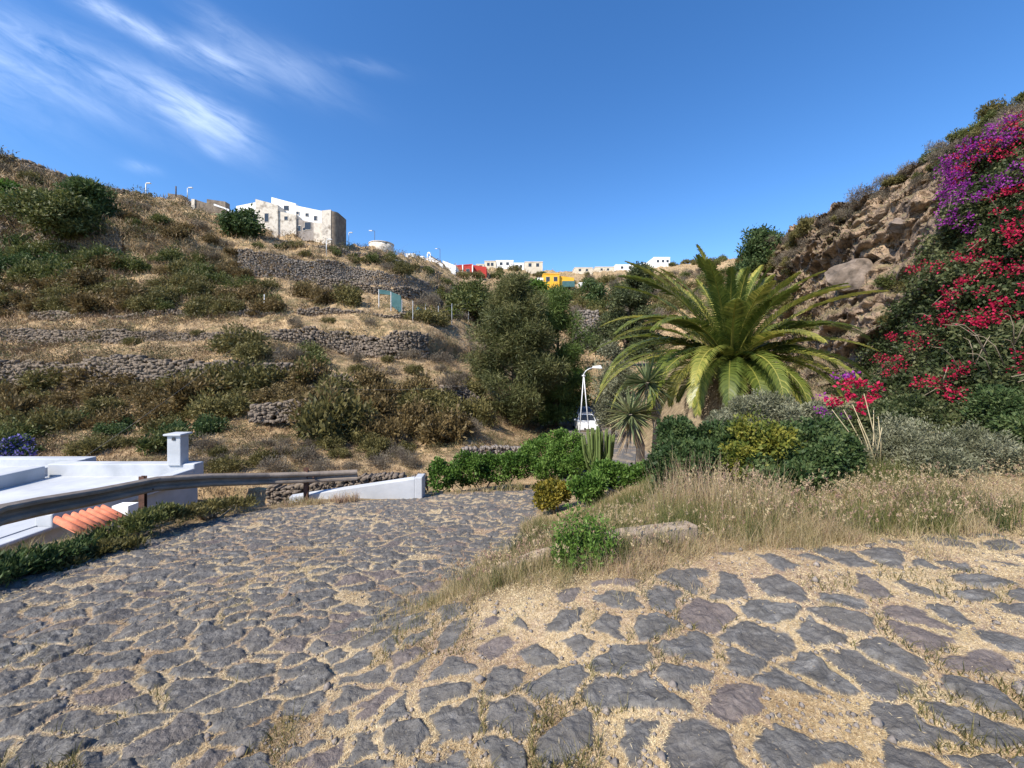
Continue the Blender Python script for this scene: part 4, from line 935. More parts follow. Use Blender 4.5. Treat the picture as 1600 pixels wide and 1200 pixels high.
tree_px('broadleaf_tree', 'dark rounded tree beside the left end of fortress house', 380, 380, 336, 64, [(0, 16, 0), (.35, 22, 0), (.7, 19, 0), (1, 7, 0)], 9000, .5, .25, M['dark_green'], 36, .25, nl=30, clump=1.6)
tree_px('broadleaf_tree', 'dark drooping tree on the upper left slope below skyline wall', 136, 345, 288, 55, [(0, 20, 0), (.35, 32, 0), (.7, 26, 0), (1, 10, 0)], 11000, .6, .16, M['dark_green'], 37, .25, nl=34, clump=1.5)
tree_px('broadleaf_tree', 'bright green tree cut by the left picture edge', 2, 312, 283, 53, [(0, 14, 0), (.4, 22, 0), (1, 8, 0)], 5000, .45, .18, M['hedge'], 38, .2, nl=20, clump=1.3)
tree_px('broadleaf_tree', 'broad yellow-green tree over the upper left stone wall', 85, 362, 303, 50, [(0, 30, 0), (.3, 58, 0), (.7, 46, 0), (1, 12, 0)], 13000, .42, .18, M['scrubgreen'], 39, .25, nl=44, clump=1.6)
tree_px('broadleaf_tree', 'green tree in front of red house, by the wire fence', 738, 500, 440, 62, [(0, 24, 0), (.4, 40, 0), (.8, 26, 0), (1, 8, 0)], 11000, .5, .2, M['scrubgreen'], 40, .25, nl=36, clump=1.7)
tree_px('broadleaf_tree', 'small vivid yellow-green bush tree at the fence end', 708, 510, 490, 55, [(0, 8, 0), (.5, 12, 0), (1, 4, 0)], 2600, .35, .16, M['lime'], 41, .1, nl=12, clump=.8)
tree_px('broadleaf_tree', 'dark tree on the cliff shoulder above the palm', 1185, 430, 360, 38, [(0, 22, 0), (.4, 36, 2), (.75, 30, 4), (1, 9, 0)], 11000, .3, .12, M['dark_green'], 42, .2, nl=50, clump=.85)
tree_px('broadleaf_tree', 'dark green tree on the mid slope right of yellow house', 925, 470, 435, 110, [(0, 12, 0), (.5, 18, 0), (1, 5, 0)], 3500, .8, .35, M['dark_green'], 43, .3, nl=20, clump=1.9)
tree_px('broadleaf_tree', 'leafy tree below the white shed, behind the pine', 838, 462, 440, 105, [(0, 12, 0), (.5, 20, 0), (1, 6, 0)], 3500, .8, .35, M['hedge'], 44, .3, nl=20, clump=1.9)

# palm
rn = random.Random(77)
PB = px(1150, 600, 10.6); pz = down(PB.x, PB.y); PC = px(1142, 566, 10.6)
pl = empty('palm_tree', (PB.x, PB.y, pz), 'large squat palm with long arching green fronds in mid picture', 'palm'); C0 = PC - pl.location
b = MB(); b.tube([(0, 0, -.3), (0, 0, C0.z * .5), (C0.x, C0.y, C0.z - .25), (C0.x, C0.y, C0.z)], [.5, .46, .42, .2], 12); b.build('trunk', M['bark'], pl, True)
def frond(az, el, L, droop, parent, mat, seed, root=C0, llen=.40, dens=92):
    rg = np.random.default_rng(seed); N = 26
    d0 = np.array([math.cos(az), math.sin(az), 0.]); P_ = [np.array([root.x, root.y, root.z]) + d0 * .16]; T_ = []; a_ = el
    for i in range(N):
        t = i / N; a_ = el - droop * (t ** 1.5); d = d0 * math.cos(a_) + np.array([0, 0, math.sin(a_)]); T_.append(d); P_.append(P_[-1] + d * L / N)
    T_.append(T_[-1]); P_ = np.array(P_); T_ = np.array(T_)
    side = np.array([-math.sin(az), math.cos(az), 0.]); tw = rg.uniform(-.5, .5)
    ts = np.linspace(.10, .995, dens); idx = ts * N; ii = np.clip(idx.astype(int), 0, N - 1); fr = (idx - ii)[:, None]
    p = P_[ii] * (1 - fr) + P_[ii + 1] * fr; tg = T_[ii]; up = np.cross(tg, side); V = []; Tn = []
    for s in (-1, 1):
        ln = llen * np.clip(np.sin(np.pi * (ts * .88 + .10)) ** .6, .12, 1) * rg.uniform(.85, 1.1, dens)
        fwd = np.interp(ts, [0, .5, 1], [.35, .65, 1.5])[:, None]; an = rg.normal(0, .10, (dens, 1))
        d = side * s * math.cos(tw * .4) + up * (-.42 + an) * -1 * np.interp(ts, [0, 1], [1, .6])[:, None] + tg * fwd; d /= np.linalg.norm(d, axis=1, keepdims=True)
        nrm = np.cross(d, tg); nrm /= np.maximum(np.linalg.norm(nrm, axis=1, keepdims=True), 1e-6); wv = np.cross(nrm, d) * .0135
        tip = p + d * ln[:, None] + np.array([0, 0, -.10]) * (ln / llen)[:, None]; midp = p + d * ln[:, None] * .5 + np.array([0, 0, .015])
        V.append(np.stack([p - wv * .7, p + wv * .7, midp + wv, tip, midp - wv], 1)); Tn.append(np.clip(.45 + .3 * (ts - .5) + rg.normal(0, .14, dens), 0, 1))
    V = np.concatenate(V).reshape(-1, 3); n = len(V) // 5; f = np.arange(n * 5).reshape(n, 5)
    # rachis
    R = []
    for i in range(N + 1):
        w_ = .035 * (1 - i / N) + .006; R += [P_[i] - side * w_, P_[i] + side * w_, P_[i] - np.cross(T_[i], side) * -w_ * .8]
    R = np.array(R); k0 = len(V); q = []
    for i in range(N):
        for j in range(3): q.append((k0 + i * 3 + j, k0 + i * 3 + (j + 1) % 3, k0 + (i + 1) * 3 + (j + 1) % 3, k0 + (i + 1) * 3 + j))
    tint = np.concatenate(Tn + [np.full(len(q), .95)])
    return link('frond', mk('frond', np.concatenate([V, R]), [f, np.array(q)], {'tint': tint}), mat, parent)
for i in range(66):
    t = i / 65; az = i * 2.39996 + rn.uniform(-.2, .2); el = math.radians(87 - 100 * t ** 1.1) + rn.uniform(-.09, .09)
    L = .90 * (2.7 + 1.15 * math.sin(math.pi * min(1, t * .8 + .15))) * rn.uniform(.9, 1.07) * (1.0 + .16 * max(0, -math.cos(az))); dr = (.42 + 1.05 * min(1, 1.3 * t)) * rn.uniform(.8, 1.2) * (1.1 if el > -.1 else .75)
    if math.sin(az) < -.5: L *= .84
    frond(az, el, L, dr, pl, M['palm'], 300 + i)
for i, q in enumerate(((3.35, .45, 4.2, 1.7), (3.7, .3, 3.9, 1.75), (3.05, .25, 4.0, 1.5), (3.5, .75, 4.0, 1.5), (-2.35, .2, 3.0, 1.8), (-2.1, .15, 2.5, 1.65), (-1.75, .05, 2.3, 1.5), (-1.2, .1, 2.3, 1.6), (-.75, .2, 2.8, 1.5), (-.35, .35, 3.1, 1.3), (.1, .42, 3.2, 1.25), (-2.7, .4, 3.4, 1.9), (2.9, .55, 3.9, 1.3))): frond(*q, pl, M['palm'], 360 + i)
frond(-1.45, 1.25, 2.1, .5, pl, M['palm'], 390, dens=80)
for i in range(26):
    az = i * .45 + 3; frond(az, -.3 - .7 * rn.random(), 1.7 + rn.random() * .7, .9, pl, M['palmdead'], 400 + i, llen=.35, dens=40)

def yucca(label, x, y, Y, r, seed, yb=700):
    c = px(x, y, Y); gx_, gy_2 = c.x + .25, c.y + .2; z = min(down(gx_, gy_2), c.z - .6); o = empty('yucca_plant', (gx_, gy_2, z), label, 'yucca'); c = c - o.location; rg = np.random.default_rng(seed)
    MB().tube([(0, 0, -.2), (.05, 0, c.z * .5), c], [.13, .1, .09], 8).build('trunk', M['palebark'], o, True)
    n = 150; d = unit(n, rg); d[:, 2] = d[:, 2] * .8 + .22; d /= np.linalg.norm(d, axis=1, keepdims=True); V = []
    for i in range(n):
        s = np.cross(d[i], (0, 0, 1)); s /= max(np.linalg.norm(s), 1e-6); ln = r * rg.uniform(.8, 1.1); c_ = np.array(c) + d[i] * .06; dr = np.array([0, 0, -.12 * ln]) * (1 - abs(d[i][2]))
        w_ = .026; V.append([c_ - s * w_ * .7, c_ + s * w_ * .7, c_ + d[i] * ln * .45 + s * w_, c_ + d[i] * ln + dr, c_ + d[i] * ln * .45 - s * w_])
    V = np.array(V).reshape(-1, 3); link('leaf_rosette', mk('leaf_rosette', V, np.arange(5 * n).reshape(n, 5), {'tint': np.clip(.45 + rg.normal(0, .22, n), 0, 1)}), M['yucca'], o)
    n = 60; a = rg.random(n) * 6.28; base = np.array(c) + np.stack([np.cos(a) * .08, np.sin(a) * .08, -rg.random(n) * .5], 1); d = np.stack([np.cos(a) * .5, np.sin(a) * .5, -np.ones(n)], 1); d /= np.linalg.norm(d, axis=1, keepdims=True)
    v, f = leaf_quads(base, d, .5 * r / .6, .04, rg); link('dead_leaf_skirt', mk('dead_leaf_skirt', v, f, {'tint': rg.random(n)}), M['palmdead'], o)
yucca('upper of two spiky yuccas at the palm\'s left side', 1012, 598, 9.2, .66, 1)
yucca('lower spiky yucca with pale drooping leaves left of the palm', 985, 648, 8.9, .68, 2)
# candelabra cactus
cc = px(937, 742, 11.5); cz = min(down(cc.x, cc.y), cc.z); ca = empty('candelabra_cactus', (cc.x, cc.y, cz), 'pale green candelabra cactus with upright columns beside the hedge', 'cactus'); rg = np.random.default_rng(5)
for i in range(46):
    x = rg.uniform(910, 962); edge = abs(x - 936) / 24; top = px(x + rg.uniform(-2, 2), 668 + 10 * edge * edge + rg.uniform(-3, 12), 11.5 + rg.uniform(-.35, .35)) - ca.location
    r0 = Vector((rg.uniform(-.12, .12), rg.uniform(-.12, .12), rg.uniform(.0, .5))); el = Vector((top.x * .9, top.y * .9, min(top.z - .35, r0.z + abs(top.x) * 1.2 + .35)))
    b = MB(); pts = [r0, r0.lerp(el, .6) + Vector((top.x * .12, 0, -.05)), el, top.lerp(el, .3), top]; rr = [.028, .03, .033, .033, .015]
    b.tube(pts, rr, 5); b.build('column', M['cactus'], ca)

# ------------------------------------------------------------------ shrubs close to the road
# hedge along the road bend
shrub('hedge_shrub', 'wide bright green hedge bush right beside the white wall pillar', 'shrub', [(690, 745, 26, 24, 11.6), (730, 738, 32, 24, 12.2), (775, 735, 32, 20, 12.6), (815, 725, 30, 22, 12.8)], 22000, .075, .045, M['hedge'], 51)
shrub('hedge_shrub', 'taller green shrub mound left of the candelabra cactus', 'shrub', [(850, 705, 30, 24, 13.5), (885, 705, 32, 28, 13.2), (905, 730, 28, 26, 12.6), (858, 735, 28, 22, 12.6)], 20000, .075, .045, M['hedge'], 52)
shrub('yellow_shrub', 'small rounded yellow-leaved bush at the edge of the cobbles', 'shrub', [(862, 772, 24, 19, 7.4), (850, 785, 18, 14, 7.3), (878, 768, 15, 16, 7.5)], 7000, .05, .03, M['yellow'], 53)
shrub('green_shrub', 'low green shrub with lighter tips right of the yellow bush', 'shrub', [(920, 765, 30, 22, 6.99), (965, 748, 36, 24, 7.54), (1010, 745, 28, 20, 7.36)], 14000, .06, .032, M['hedge'], 54)
shrub('leafy_shrub', 'large dark green leafy shrub below the palm', 'shrub', [(1070, 765, 40, 26, 5.6), (1130, 755, 44, 30, 5.7), (1060, 700, 40, 36, 6.07), (1085, 730, 44, 38, 5.62), (1130, 700, 40, 40, 5.92), (1045, 740, 30, 34, 5.62)], 30000, .055, .032, M['dark_green'], 55)
shrub('lime_shrub', 'yellow-green patch of shrub in the middle of the dark thicket', 'shrub', [(1180, 690, 42, 36, 5.48), (1215, 700, 34, 30, 5.48), (1160, 725, 30, 28, 5.33)], 9000, .05, .028, M['lime'], 56, shell=.95, bumps=.6)
shrub('leafy_shrub', 'dark green shrub right of the yellow-green patch', 'shrub', [(1260, 700, 46, 42, 5.55), (1245, 745, 44, 34, 5.17), (1290, 765, 36, 26, 5.2), (1220, 775, 36, 26, 5.3), (1315, 735, 30, 44, 5.6), (1300, 700, 30, 36, 6.0), (1290, 730, 30, 38, 5.24), (1195, 750, 34, 30, 5.17)], 30000, .05, .03, M['dark_green'], 57)
shrub('grey_shrub', 'feathery grey-green shrub behind the dark thicket, under palm fronds', 'shrub', [(1142, 674, 40, 26, 7.20), (1175, 646, 44, 28, 7.36), (1230, 656, 44, 30, 7.20), (1275, 671, 36, 30, 7.04)], 22000, .06, .018, M['grey'], 58)
shrub('grey_shrub', 'wide low silvery shrub at the foot of bougainvillea', 'shrub', [(1320, 730, 34, 34, 6.2), (1375, 720, 44, 40, 6.2), (1430, 700, 50, 46, 6.3), (1490, 715, 50, 46, 6.0), (1545, 720, 44, 40, 5.8), (1470, 740, 60, 30, 5.7)], 42000, .05, .014, M['grey'], 59)
hc = gh(916, 890); ho = empty('herb_clump', tuple(hc), 'fresh bright green herb clump in the dry grass triangle', 'plant'); rg = np.random.default_rng(60)
n = 260; a_ = rg.random(n) * 6.283; r_ = .27 * rg.random(n) ** .7; base = np.stack([np.cos(a_) * r_, np.sin(a_) * r_ * .8 + .12, -.03 + 0 * a_], 1); hh = rg.uniform(.12, .50, n) * (1.15 - 1.6 * r_)
V, Fq = blades(base, hh, .006, rg.uniform(.05, .4, n), rg); link('stems', mk('stems', V, Fq, {'tint': np.tile(rg.random(n), 3)}), M['hedge'], ho)
P4 = V.reshape(n, 8, 3); tt = rg.random((n, 18)); k_ = np.clip((tt * 3).astype(int), 0, 2); fr_ = (tt * 3 - k_)[..., None]; ii = np.arange(n)[:, None]
c_ = (P4[ii, k_ * 2] * (1 - fr_) + P4[ii, k_ * 2 + 2] * fr_).reshape(-1, 3); d = unit(len(c_), rg) + np.array([0, 0, .5]); d /= np.linalg.norm(d, axis=1, keepdims=True)
v, f = leaf_quads(c_, d, .042, .015, rg); link('foliage', mk('foliage', v, f, {'tint': np.clip(rg.normal(.55, .25, len(f)), 0, 1)}), M['hedge'], ho)
shrub('leafy_shrub', 'dark shrub growing behind the long pale stalks under the bougainvillea', 'shrub', [(1318, 668, 44, 30, 7.6), (1375, 662, 44, 30, 7.8), (1425, 655, 36, 28, 7.9), (1290, 690, 34, 26, 7.4)], 16000, .06, .032, M['bougleaf'], 63, bumps=.5)
shrub('grey_shrub', 'small grey-green bush below the dark thicket beside reed grass', 'shrub', [(1205, 780, 18, 28, 5.6), (1215, 800, 22, 18, 5.4)], 5000, .045, .02, M['grey'], 61)
shrub('green_shrub', 'dark green corner shrub at right picture edge', 'shrub', [(1580, 650, 50, 40, 7.2), (1600, 690, 40, 40, 6.8), (1545, 640, 34, 30, 7.6)], 14000, .06, .03, M['dark_green'], 62)
for i, (lab, ls, n, mt) in enumerate((('dark green weeds at the left picture edge below guardrail', [(15, 885, 40, 30, 4.2), (65, 872, 44, 26, 4.5), (-40, 900, 50, 40, 3.9), (105, 862, 30, 20, 4.8)], 13000, 'dark_green'),
        ('green weed mound in front of the orange roof tiles', [(175, 835, 36, 16, 5.6), (215, 815, 38, 20, 5.9), (250, 800, 26, 16, 6.3)], 9000, 'scrubgreen'),
        ('olive dry weeds beside the rusty post of guardrail', [(290, 800, 28, 14, 6.6), (330, 790, 30, 14, 7.2), (375, 785, 26, 12, 7.9)], 7000, 'olive'),
        ('olive weed strip at the cobbles left of the weed mound', [(150, 862, 34, 14, 5.0), (195, 850, 34, 12, 5.3), (110, 885, 30, 14, 4.6)], 7000, 'olive'))):
    shrub('roadside_weeds', lab, 'plant', [(x - 4, y + 4, rx, ry * .7, Y) for x, y, rx, ry, Y in ls], int(n * .6), .06, .02, M[mt], 70 + i, up=.8, bumps=.6, shell=.9)
# jacaranda behind the white roof
jl = pxlobes([(5, 700, 14, 12, 14), (28, 695, 16, 14, 14.5), (40, 708, 10, 8, 14), (12, 712, 18, 8, 14)])
j = empty('flowering_shrub', (jl[1][0], jl[1][1], jl[1][2] - 1.6), 'lilac-blue flowering shrub behind the white roof at left edge', 'shrub'); jr = [(a - j.location.x, b_ - j.location.y, c - j.location.z, d, e, f) for a, b_, c, d, e, f in jl]
foliage('blossom', jr, 1300, .09, .06, M['lilac'], j, 80); foliage('foliage', jr, 1600, .12, .05, M['dark_green'], j, 81); stems('stems', (0, 0, 0), [q[:3] for q in jr], M['twig'], j)
# tall bare-stemmed plants
def stalk_plant(label, base, tops, Y, seed):
    B = px(*base, Y); o = empty('stalk_plant', (B.x, B.y, down(B.x, B.y)), label, 'plant'); b = MB(); rn2 = random.Random(seed); ends = []
    for x, y in tops:
        e = px(x, y, Y + rn2.uniform(-.3, .3)) - o.location; a = Vector((rn2.uniform(-.12, .12), rn2.uniform(-.1, .1), 0)); b.tube([a, a.lerp(e, .5) + Vector((.03, 0, 0)), e], [.010, .008, .004], 5); ends.append(e)
    b.build('stems', M['straw_stem'], o, True); return o, ends
M['straw_stem'] = mottled('straw_stem', (.34, .28, .16), (.5, .42, .27), 9, .8, .2)
sp, ends = stalk_plant('long bare pale stalks topped with small red and purple flowers', (1362, 775), ((1318, 640), (1332, 632), (1350, 615), (1372, 650), (1365, 640), (1378, 668), (1340, 655), (1300, 640)), 6.0, 3)
rg = np.random.default_rng(8)
def bracts(name, centers, rad, n, size, mat, parent, org, seed):
    rg = np.random.default_rng(seed); c = np.repeat(np.array(centers, float), n, 0); u = unit(len(c), rg); r_ = np.repeat(np.asarray(rad, float) * np.ones(len(centers)), n)
    p = c + u * (r_ * rg.random(len(c)) ** .5)[:, None] * np.array([1.2, 1, .75]); v, f = leaf_quads(p, u * .6 + unit(len(c), rg) * .6, size, size * .8, rg)
    return link(name, mk(name, v - np.array(org), f, {'tint': np.clip(rg.normal(.5, .25, len(f)), 0, 1)}), mat, parent)
for q, (x, y) in enumerate(((1318, 604), (1345, 600), (1370, 605), (1325, 620), (1305, 630), (1342, 640), (1352, 628), (1365, 618), (1330, 595), (1300, 625))): bracts('red_flower_head', [tuple(px(x, y, 6.1))], .07, 36, .058, M['red'], sp, sp.location, 90 + q)
for q, (x, y) in enumerate(((1322, 586), (1335, 586), (1283, 620), (1280, 640), (1295, 648), (1318, 650), (1310, 588))): bracts('purple_flower_head', [tuple(px(x, y, 6.2))], .09, 24, .045, M['purple'], sp, sp.location, 110 + q)

# ------------------------------------------------------------------ bougainvillea on the cliff
POLY = [(1285, 660), (1330, 590), (1362, 540), (1395, 495), (1415, 440), (1440, 390), (1465, 320), (1470, 268), (1530, 222), (1600, 190), (1700, 150), (1760, 640), (1560, 690), (1420, 690)]
def inpoly(x, y, poly):
    c = np.zeros(np.shape(x), bool); j = len(poly) - 1
    for i in range(len(poly)):
        xi, yi = poly[i]; xj, yj = poly[j]
        k_ = ((yi > y) != (yj > y)) & (x < (xj - xi) * (y - yi) / (yj - yi + 1e-9) + xi); c ^= k_; j = i
    return c
bo = empty('bougainvillea', tuple(hit(1500, 640, ('cliff',))[0]), 'huge bougainvillea with crimson and purple bloom covering the right cliff', 'bougainvillea'); org = np.array(bo.location)
rg = np.random.default_rng(14); n = 30000
xs, ys = rg.uniform(1275, 1760, n), rg.uniform(150, 700, n); kp = inpoly(xs + fbm(xs * .03, ys * .03, 3, 33) * 30, ys + fbm(xs * .03, ys * .03, 3, 34) * 30, POLY); xs, ys = xs[kp], ys[kp]
H_ = [(hit(x, y, ('cliff',)), x, y) for x, y in zip(xs, ys)]; H_ = [q for q in H_ if q[0]]
hp_ = np.array([tuple(q[0][0]) for q in H_]); hx = np.array([q[1] for q in H_]); hy_ = np.array([q[2] for q in H_]); tocam = np.array([0, 0, CH]) - hp_; dist = np.linalg.norm(tocam, axis=1); tocam /= dist[:, None]
tocam = tocam * .6 + np.array([-.5, -.45, .35]); tocam /= np.linalg.norm(tocam, axis=1, keepdims=True)
lump = .5 + .8 * fbm(hx * .022, hy_ * .022, 4, 35, .6); deep = rg.random(len(hp_)) ** .6
def bpt(x, y):
    q = chit(x, y)[0]; t = (EYE - q).normalized() * .6 + Vector((-.5, -.45, .35)); t.normalize()
    return np.array(q) + np.array(t) * (.5 + .75 * max(0, .5 + .8 * float(fbm(np.array(x * .022), np.array(y * .022), 4, 35, .6))))
pp = hp_ + tocam * (.12 + .8 * np.clip(lump, 0, 1.5) * deep)[:, None]
rep = 4; pr_ = np.repeat(pp, rep, 0) + rg.normal(0, .09, (len(pp) * rep, 3)); d = unit(len(pr_), rg) * .8 + np.repeat(tocam, rep, 0) * .4; d /= np.linalg.norm(d, axis=1, keepdims=True)
dsz = np.clip(np.repeat(dist, rep) / 12, .6, 1.4)
v, f = leaf_quads(pr_, d, .085 * dsz, .05 * dsz, rg); tn = np.clip(.45 + .9 * (np.repeat(fbm(hx * .03, hy_ * .03, 3, 36), rep)) + rg.normal(0, .25, len(f)), 0, 1)
link('foliage', mk('foliage', v - org, f, {'tint': tn}), M['bougleaf'], bo)
rnb = random.Random(4)
for (x, y) in [(rnb.uniform(1400, 1600), rnb.uniform(300, 660)) for _ in range(30)] + [(1520, 590), (1500, 600), (1540, 580), (1470, 620), (1580, 560)] * 2:
    if not inpoly(np.array(x), np.array(y), POLY): continue
    a = Vector(bpt(x, y) - org); L = rnb.uniform(.5, 1.6); an = rnb.uniform(-.6, 2.4); e = a + Vector((math.cos(an) * L, rnb.uniform(-.3, .1), math.sin(an) * L * .6))
    b = MB(); b.tube([a, a.lerp(e, .35) + Vector((0, -.05, .14 * L)), a.lerp(e, .7) + Vector((0, -.05, .12 * L)), e], [.012, .010, .008, .004], 5); b.build('branch', M['twig'], bo, True)
RED = [(1525, 400), (1495, 412), (1520, 420), (1505, 425), (1440, 432), (1428, 436), (1467, 430), (1552, 427), (1548, 438), (1570, 440), (1590, 432), (1510, 455), (1498, 462), (1485, 472), (1490, 478), (1535, 470), (1560, 482), (1572, 485), (1555, 490), (1482, 490), (1470, 493), (1530, 500), (1545, 505), (1560, 508), (1478, 508), (1490, 506), (1528, 518), (1538, 520), (1520, 520), (1478, 520), (1452, 518), (1395, 537), (1400, 540), (1425, 536), (1432, 536), (1460, 545), (1430, 555), (1385, 570), (1375, 568), (1392, 578), (1407, 572), (1392, 592), (1412, 585), (1495, 590), (1488, 600), (1502, 588), (1445, 610), (1455, 608), (1470, 617), (1490, 628), (1495, 632), (1440, 612), (1570, 375), (1575, 385), (1597, 370), (1585, 388), (1560, 350), (1510, 255), (1535, 245), (1490, 262), (1520, 265), (1555, 240), (1575, 215), (1590, 205), (1600, 215), (1500, 275), (1515, 280), (1575, 262), (1580, 320), (1550, 322), (1570, 322), (1545, 250), (1600, 230), (1560, 262), (1500, 300), (1580, 400), (1600, 430), (1590, 505), (1600, 470)]
RED += [(rnb.uniform(1600, 1740), rnb.uniform(220, 620)) for _ in range(40)]
bracts('crimson_flowers', [bpt(x, y) for x, y in RED], [rnb.uniform(.12, .29) for _ in RED], 56, .062, M['red'], bo, org, 15)
PUR = [(1600 - t * 130 + rnb.uniform(-22, 22), 195 + t * 62 + rnb.uniform(-4, 34)) for t in [rnb.random() for _ in range(64)]] + [(rnb.uniform(1465, 1510), rnb.uniform(280, 335)) for _ in range(38)] + [(rnb.uniform(1478, 1520), rnb.uniform(350, 375)) for _ in range(14)] + [(rnb.uniform(1540, 1600), rnb.uniform(285, 325)) for _ in range(12)] + [(1520, 330), (1525, 322), (1500, 320), (1475, 340), (1470, 352)]
PUR += [(rnb.uniform(1600, 1740), rnb.uniform(170, 330)) for _ in range(30)]
PUR = [q for q in PUR if inpoly(np.array(q[0]), np.array(q[1]), POLY)]
bracts('purple_flowers', [bpt(x, y) for x, y in PUR], [rnb.uniform(.10, .24) for _ in PUR], 27, .062, M['purple'], bo, org, 16)

# ------------------------------------------------------------------ boulders, dead wood and shrubs on the cliff
def rock_mesh(seed, k=3):
    import bmesh
    bm = bmesh.new(); bmesh.ops.create_icosphere(bm, subdivisions=4, radius=1); rn2 = random.Random(seed)
    pl_ = [(Vector((rn2.gauss(0, 1), rn2.gauss(0, 1), rn2.gauss(0, 1))).normalized(), rn2.uniform(.42, .85)) for _ in range(16)]
    for v_ in bm.verts:
        for n_, d_ in pl_:
            e = v_.co.dot(n_) - d_
            if e > 0: v_.co -= n_ * e
        v_.co *= 1 + .22 * float(fbm(np.array(v_.co.x * 2 + seed), np.array(v_.co.y * 2 + v_.co.z * 1.7), 3, seed))
    me = bpy.data.meshes.new('boulder'); bm.to_mesh(me); bm.free(); return me
RM = [rock_mesh(i) for i in range(4)]
for i, (lab, x, y, rx, ry) in enumerate((('large grey slab boulder right behind the palm crown', 1330, 440, 46, 34), ('pointed dark boulder sticking out at the cliff skyline', 1428, 255, 12, 9), ('brown overhanging boulder high on the cliff edge', 1385, 330, 26, 16), ('tan block of rock right under the brown overhang', 1375, 385, 30, 30), ('rounded tan rock beside the bougainvillea edge', 1418, 345, 18, 20), ('pale rock pillar left of the dark bougainvillea leaves', 1400, 395, 18, 34), ('small brown boulder low on the cliff skyline', 1332, 360, 16, 12), ('flat grey stone on the ridge above the overhang', 1410, 285, 20, 8), ('tan boulder by the dry scrub left of the slab', 1290, 400, 14, 11))):
    q = chit(x, y); Y = q[0].y; o = link('boulder', RM[(i + 2) % 4], M['slab'] if i == 0 else bpy.data.materials['cliff_rock']); o.location = q[0] + Vector((.2, .45, 0)) * (i > 0); o.scale = (rx * Y / F * .95, rx * Y / F * .75, ry * Y / F * .95); o.rotation_euler = (.2 * i, .1, i * .7); tag(o, lab, 'rock')

# ------------------------------------------------------------------ repeated scrub bushes on the slopes (individual copies)
def bush_mesh(seed, n, ln, wd, flat=.75):
    rg = np.random.default_rng(seed); L = [(0, 0, .42, .55, .55, .45)]
    for i in range(7): a = rg.random() * 6.28; r = rg.uniform(.35, .68); L.append((math.cos(a) * r, math.sin(a) * r, rg.uniform(.18, .5), rg.uniform(.24, .42), rg.uniform(.24, .42), rg.uniform(.22, .38)))
    v, f, t, p = cloud(L, n, ln, wd, rg, shell=.7, bumps=.35); v[:, 2] *= 1.0
    return mk('bush_foliage', v, f, {'tint': t})
BM = {}
for kd, mt, n, ln, wd in (('rust_bush', 'brown', 3200, .12, .05), ('olive_bush', 'olive', 3200, .12, .05), ('green_bush', 'scrubgreen', 3200, .12, .055), ('twiggy_bush', 'greyscrub', 2400, .13, .022), ('leafy_bush', 'dark_green', 3200, .11, .06)):
    BM[kd] = []
    for s in range(3):
        me = bush_mesh(hash(kd) % 97 + s * 13 if 0 else len(BM) * 31 + s * 7, n, ln, wd); me.materials.append(M[mt]); BM[kd].append(me)
WORD = {'rust_bush': 'rust-brown scrub bush', 'olive_bush': 'olive scrub bush', 'green_bush': 'green scrub bush', 'twiggy_bush': 'grey twiggy bush', 'leafy_bush': 'dark green leafy bush'}
ORD = ['first', 'second', 'third', 'fourth', 'fifth', 'sixth', 'seventh', 'eighth', 'ninth', 'tenth', 'eleventh', 'twelfth', '13th', '14th', '15th', '16th', '17th', '18th', '19th', '20th'] + ['%dth' % i for i in range(21, 60)]
spots = []
def zone(kinds, poly, n, r0, r1, band, sep=.75, which=('hill',)):
    """scatter bushes over a photo region; radius in metres"""
    rg = np.random.default_rng(len(spots) + 77); x0, x1 = min(p[0] for p in poly), max(p[0] for p in poly); y0, y1 = min(p[1] for p in poly), max(p[1] for p in poly); got = []
    for _ in range(n * 40):
        if len(got) >= n: break
        x, y = rg.uniform(x0, x1), rg.uniform(y0, y1)
        if not inpoly(np.array(x), np.array(y), poly): continue
        q = hit(x, y, which)
        if not q: continue
        r = rg.uniform(r0, r1)
        if any((q[0] - g_[0]).length < sep * (r + g_[1]) for g_ in got): continue
        got.append((q[0], r)); spots.append((kinds[int(rg.integers(len(kinds)))], q[0], r, x, band, rg.random()))
zone(['rust_bush', 'rust_bush', 'olive_bush'], [(-20, 608), (400, 590), (480, 600), (480, 640), (330, 655), (-20, 690)], 39, 1.12, 2.13, 'below the lowest terrace wall', .55)
zone(['rust_bush', 'olive_bush', 'rust_bush'], [(500, 610), (640, 605), (700, 640), (690, 690), (560, 705), (495, 680)], 16, 1.34, 2.24, 'left of the green hedge', .55)
zone(['green_bush', 'olive_bush', 'leafy_bush'], [(-20, 655), (330, 665), (330, 715), (-20, 715)], 18, 0.67, 1.23, 'just above the white roof', .7)
zone(['twiggy_bush', 'olive_bush'], [(300, 700), (640, 690), (660, 740), (480, 735), (300, 735)], 29, 0.41, 0.81, 'beyond the far guardrail end', .8)
zone(['olive_bush', 'green_bush', 'twiggy_bush'], [(340, 540), (420, 530), (500, 560), (490, 600), (350, 600)], 8, 1.17, 1.88, 'at the end of the lowest wall', .6)
zone(['twiggy_bush', 'twiggy_bush', 'olive_bush'], [(545, 545), (700, 540), (720, 590), (560, 605)], 13, 0.62, 1.26, 'on the slope below the crumbling wall', .7)
zone(['leafy_bush', 'green_bush', 'leafy_bush'], [(-20, 395), (60, 385), (180, 405), (170, 450), (-20, 440)], 14, 1.61, 2.76, 'under the upper left stone wall', .5)
zone(['olive_bush', 'green_bush', 'olive_bush', 'rust_bush'], [(-20, 430), (200, 415), (420, 440), (560, 455), (560, 475), (430, 490), (-20, 492)], 48, 1.24, 2.29, 'across the middle of the left slope', .5)
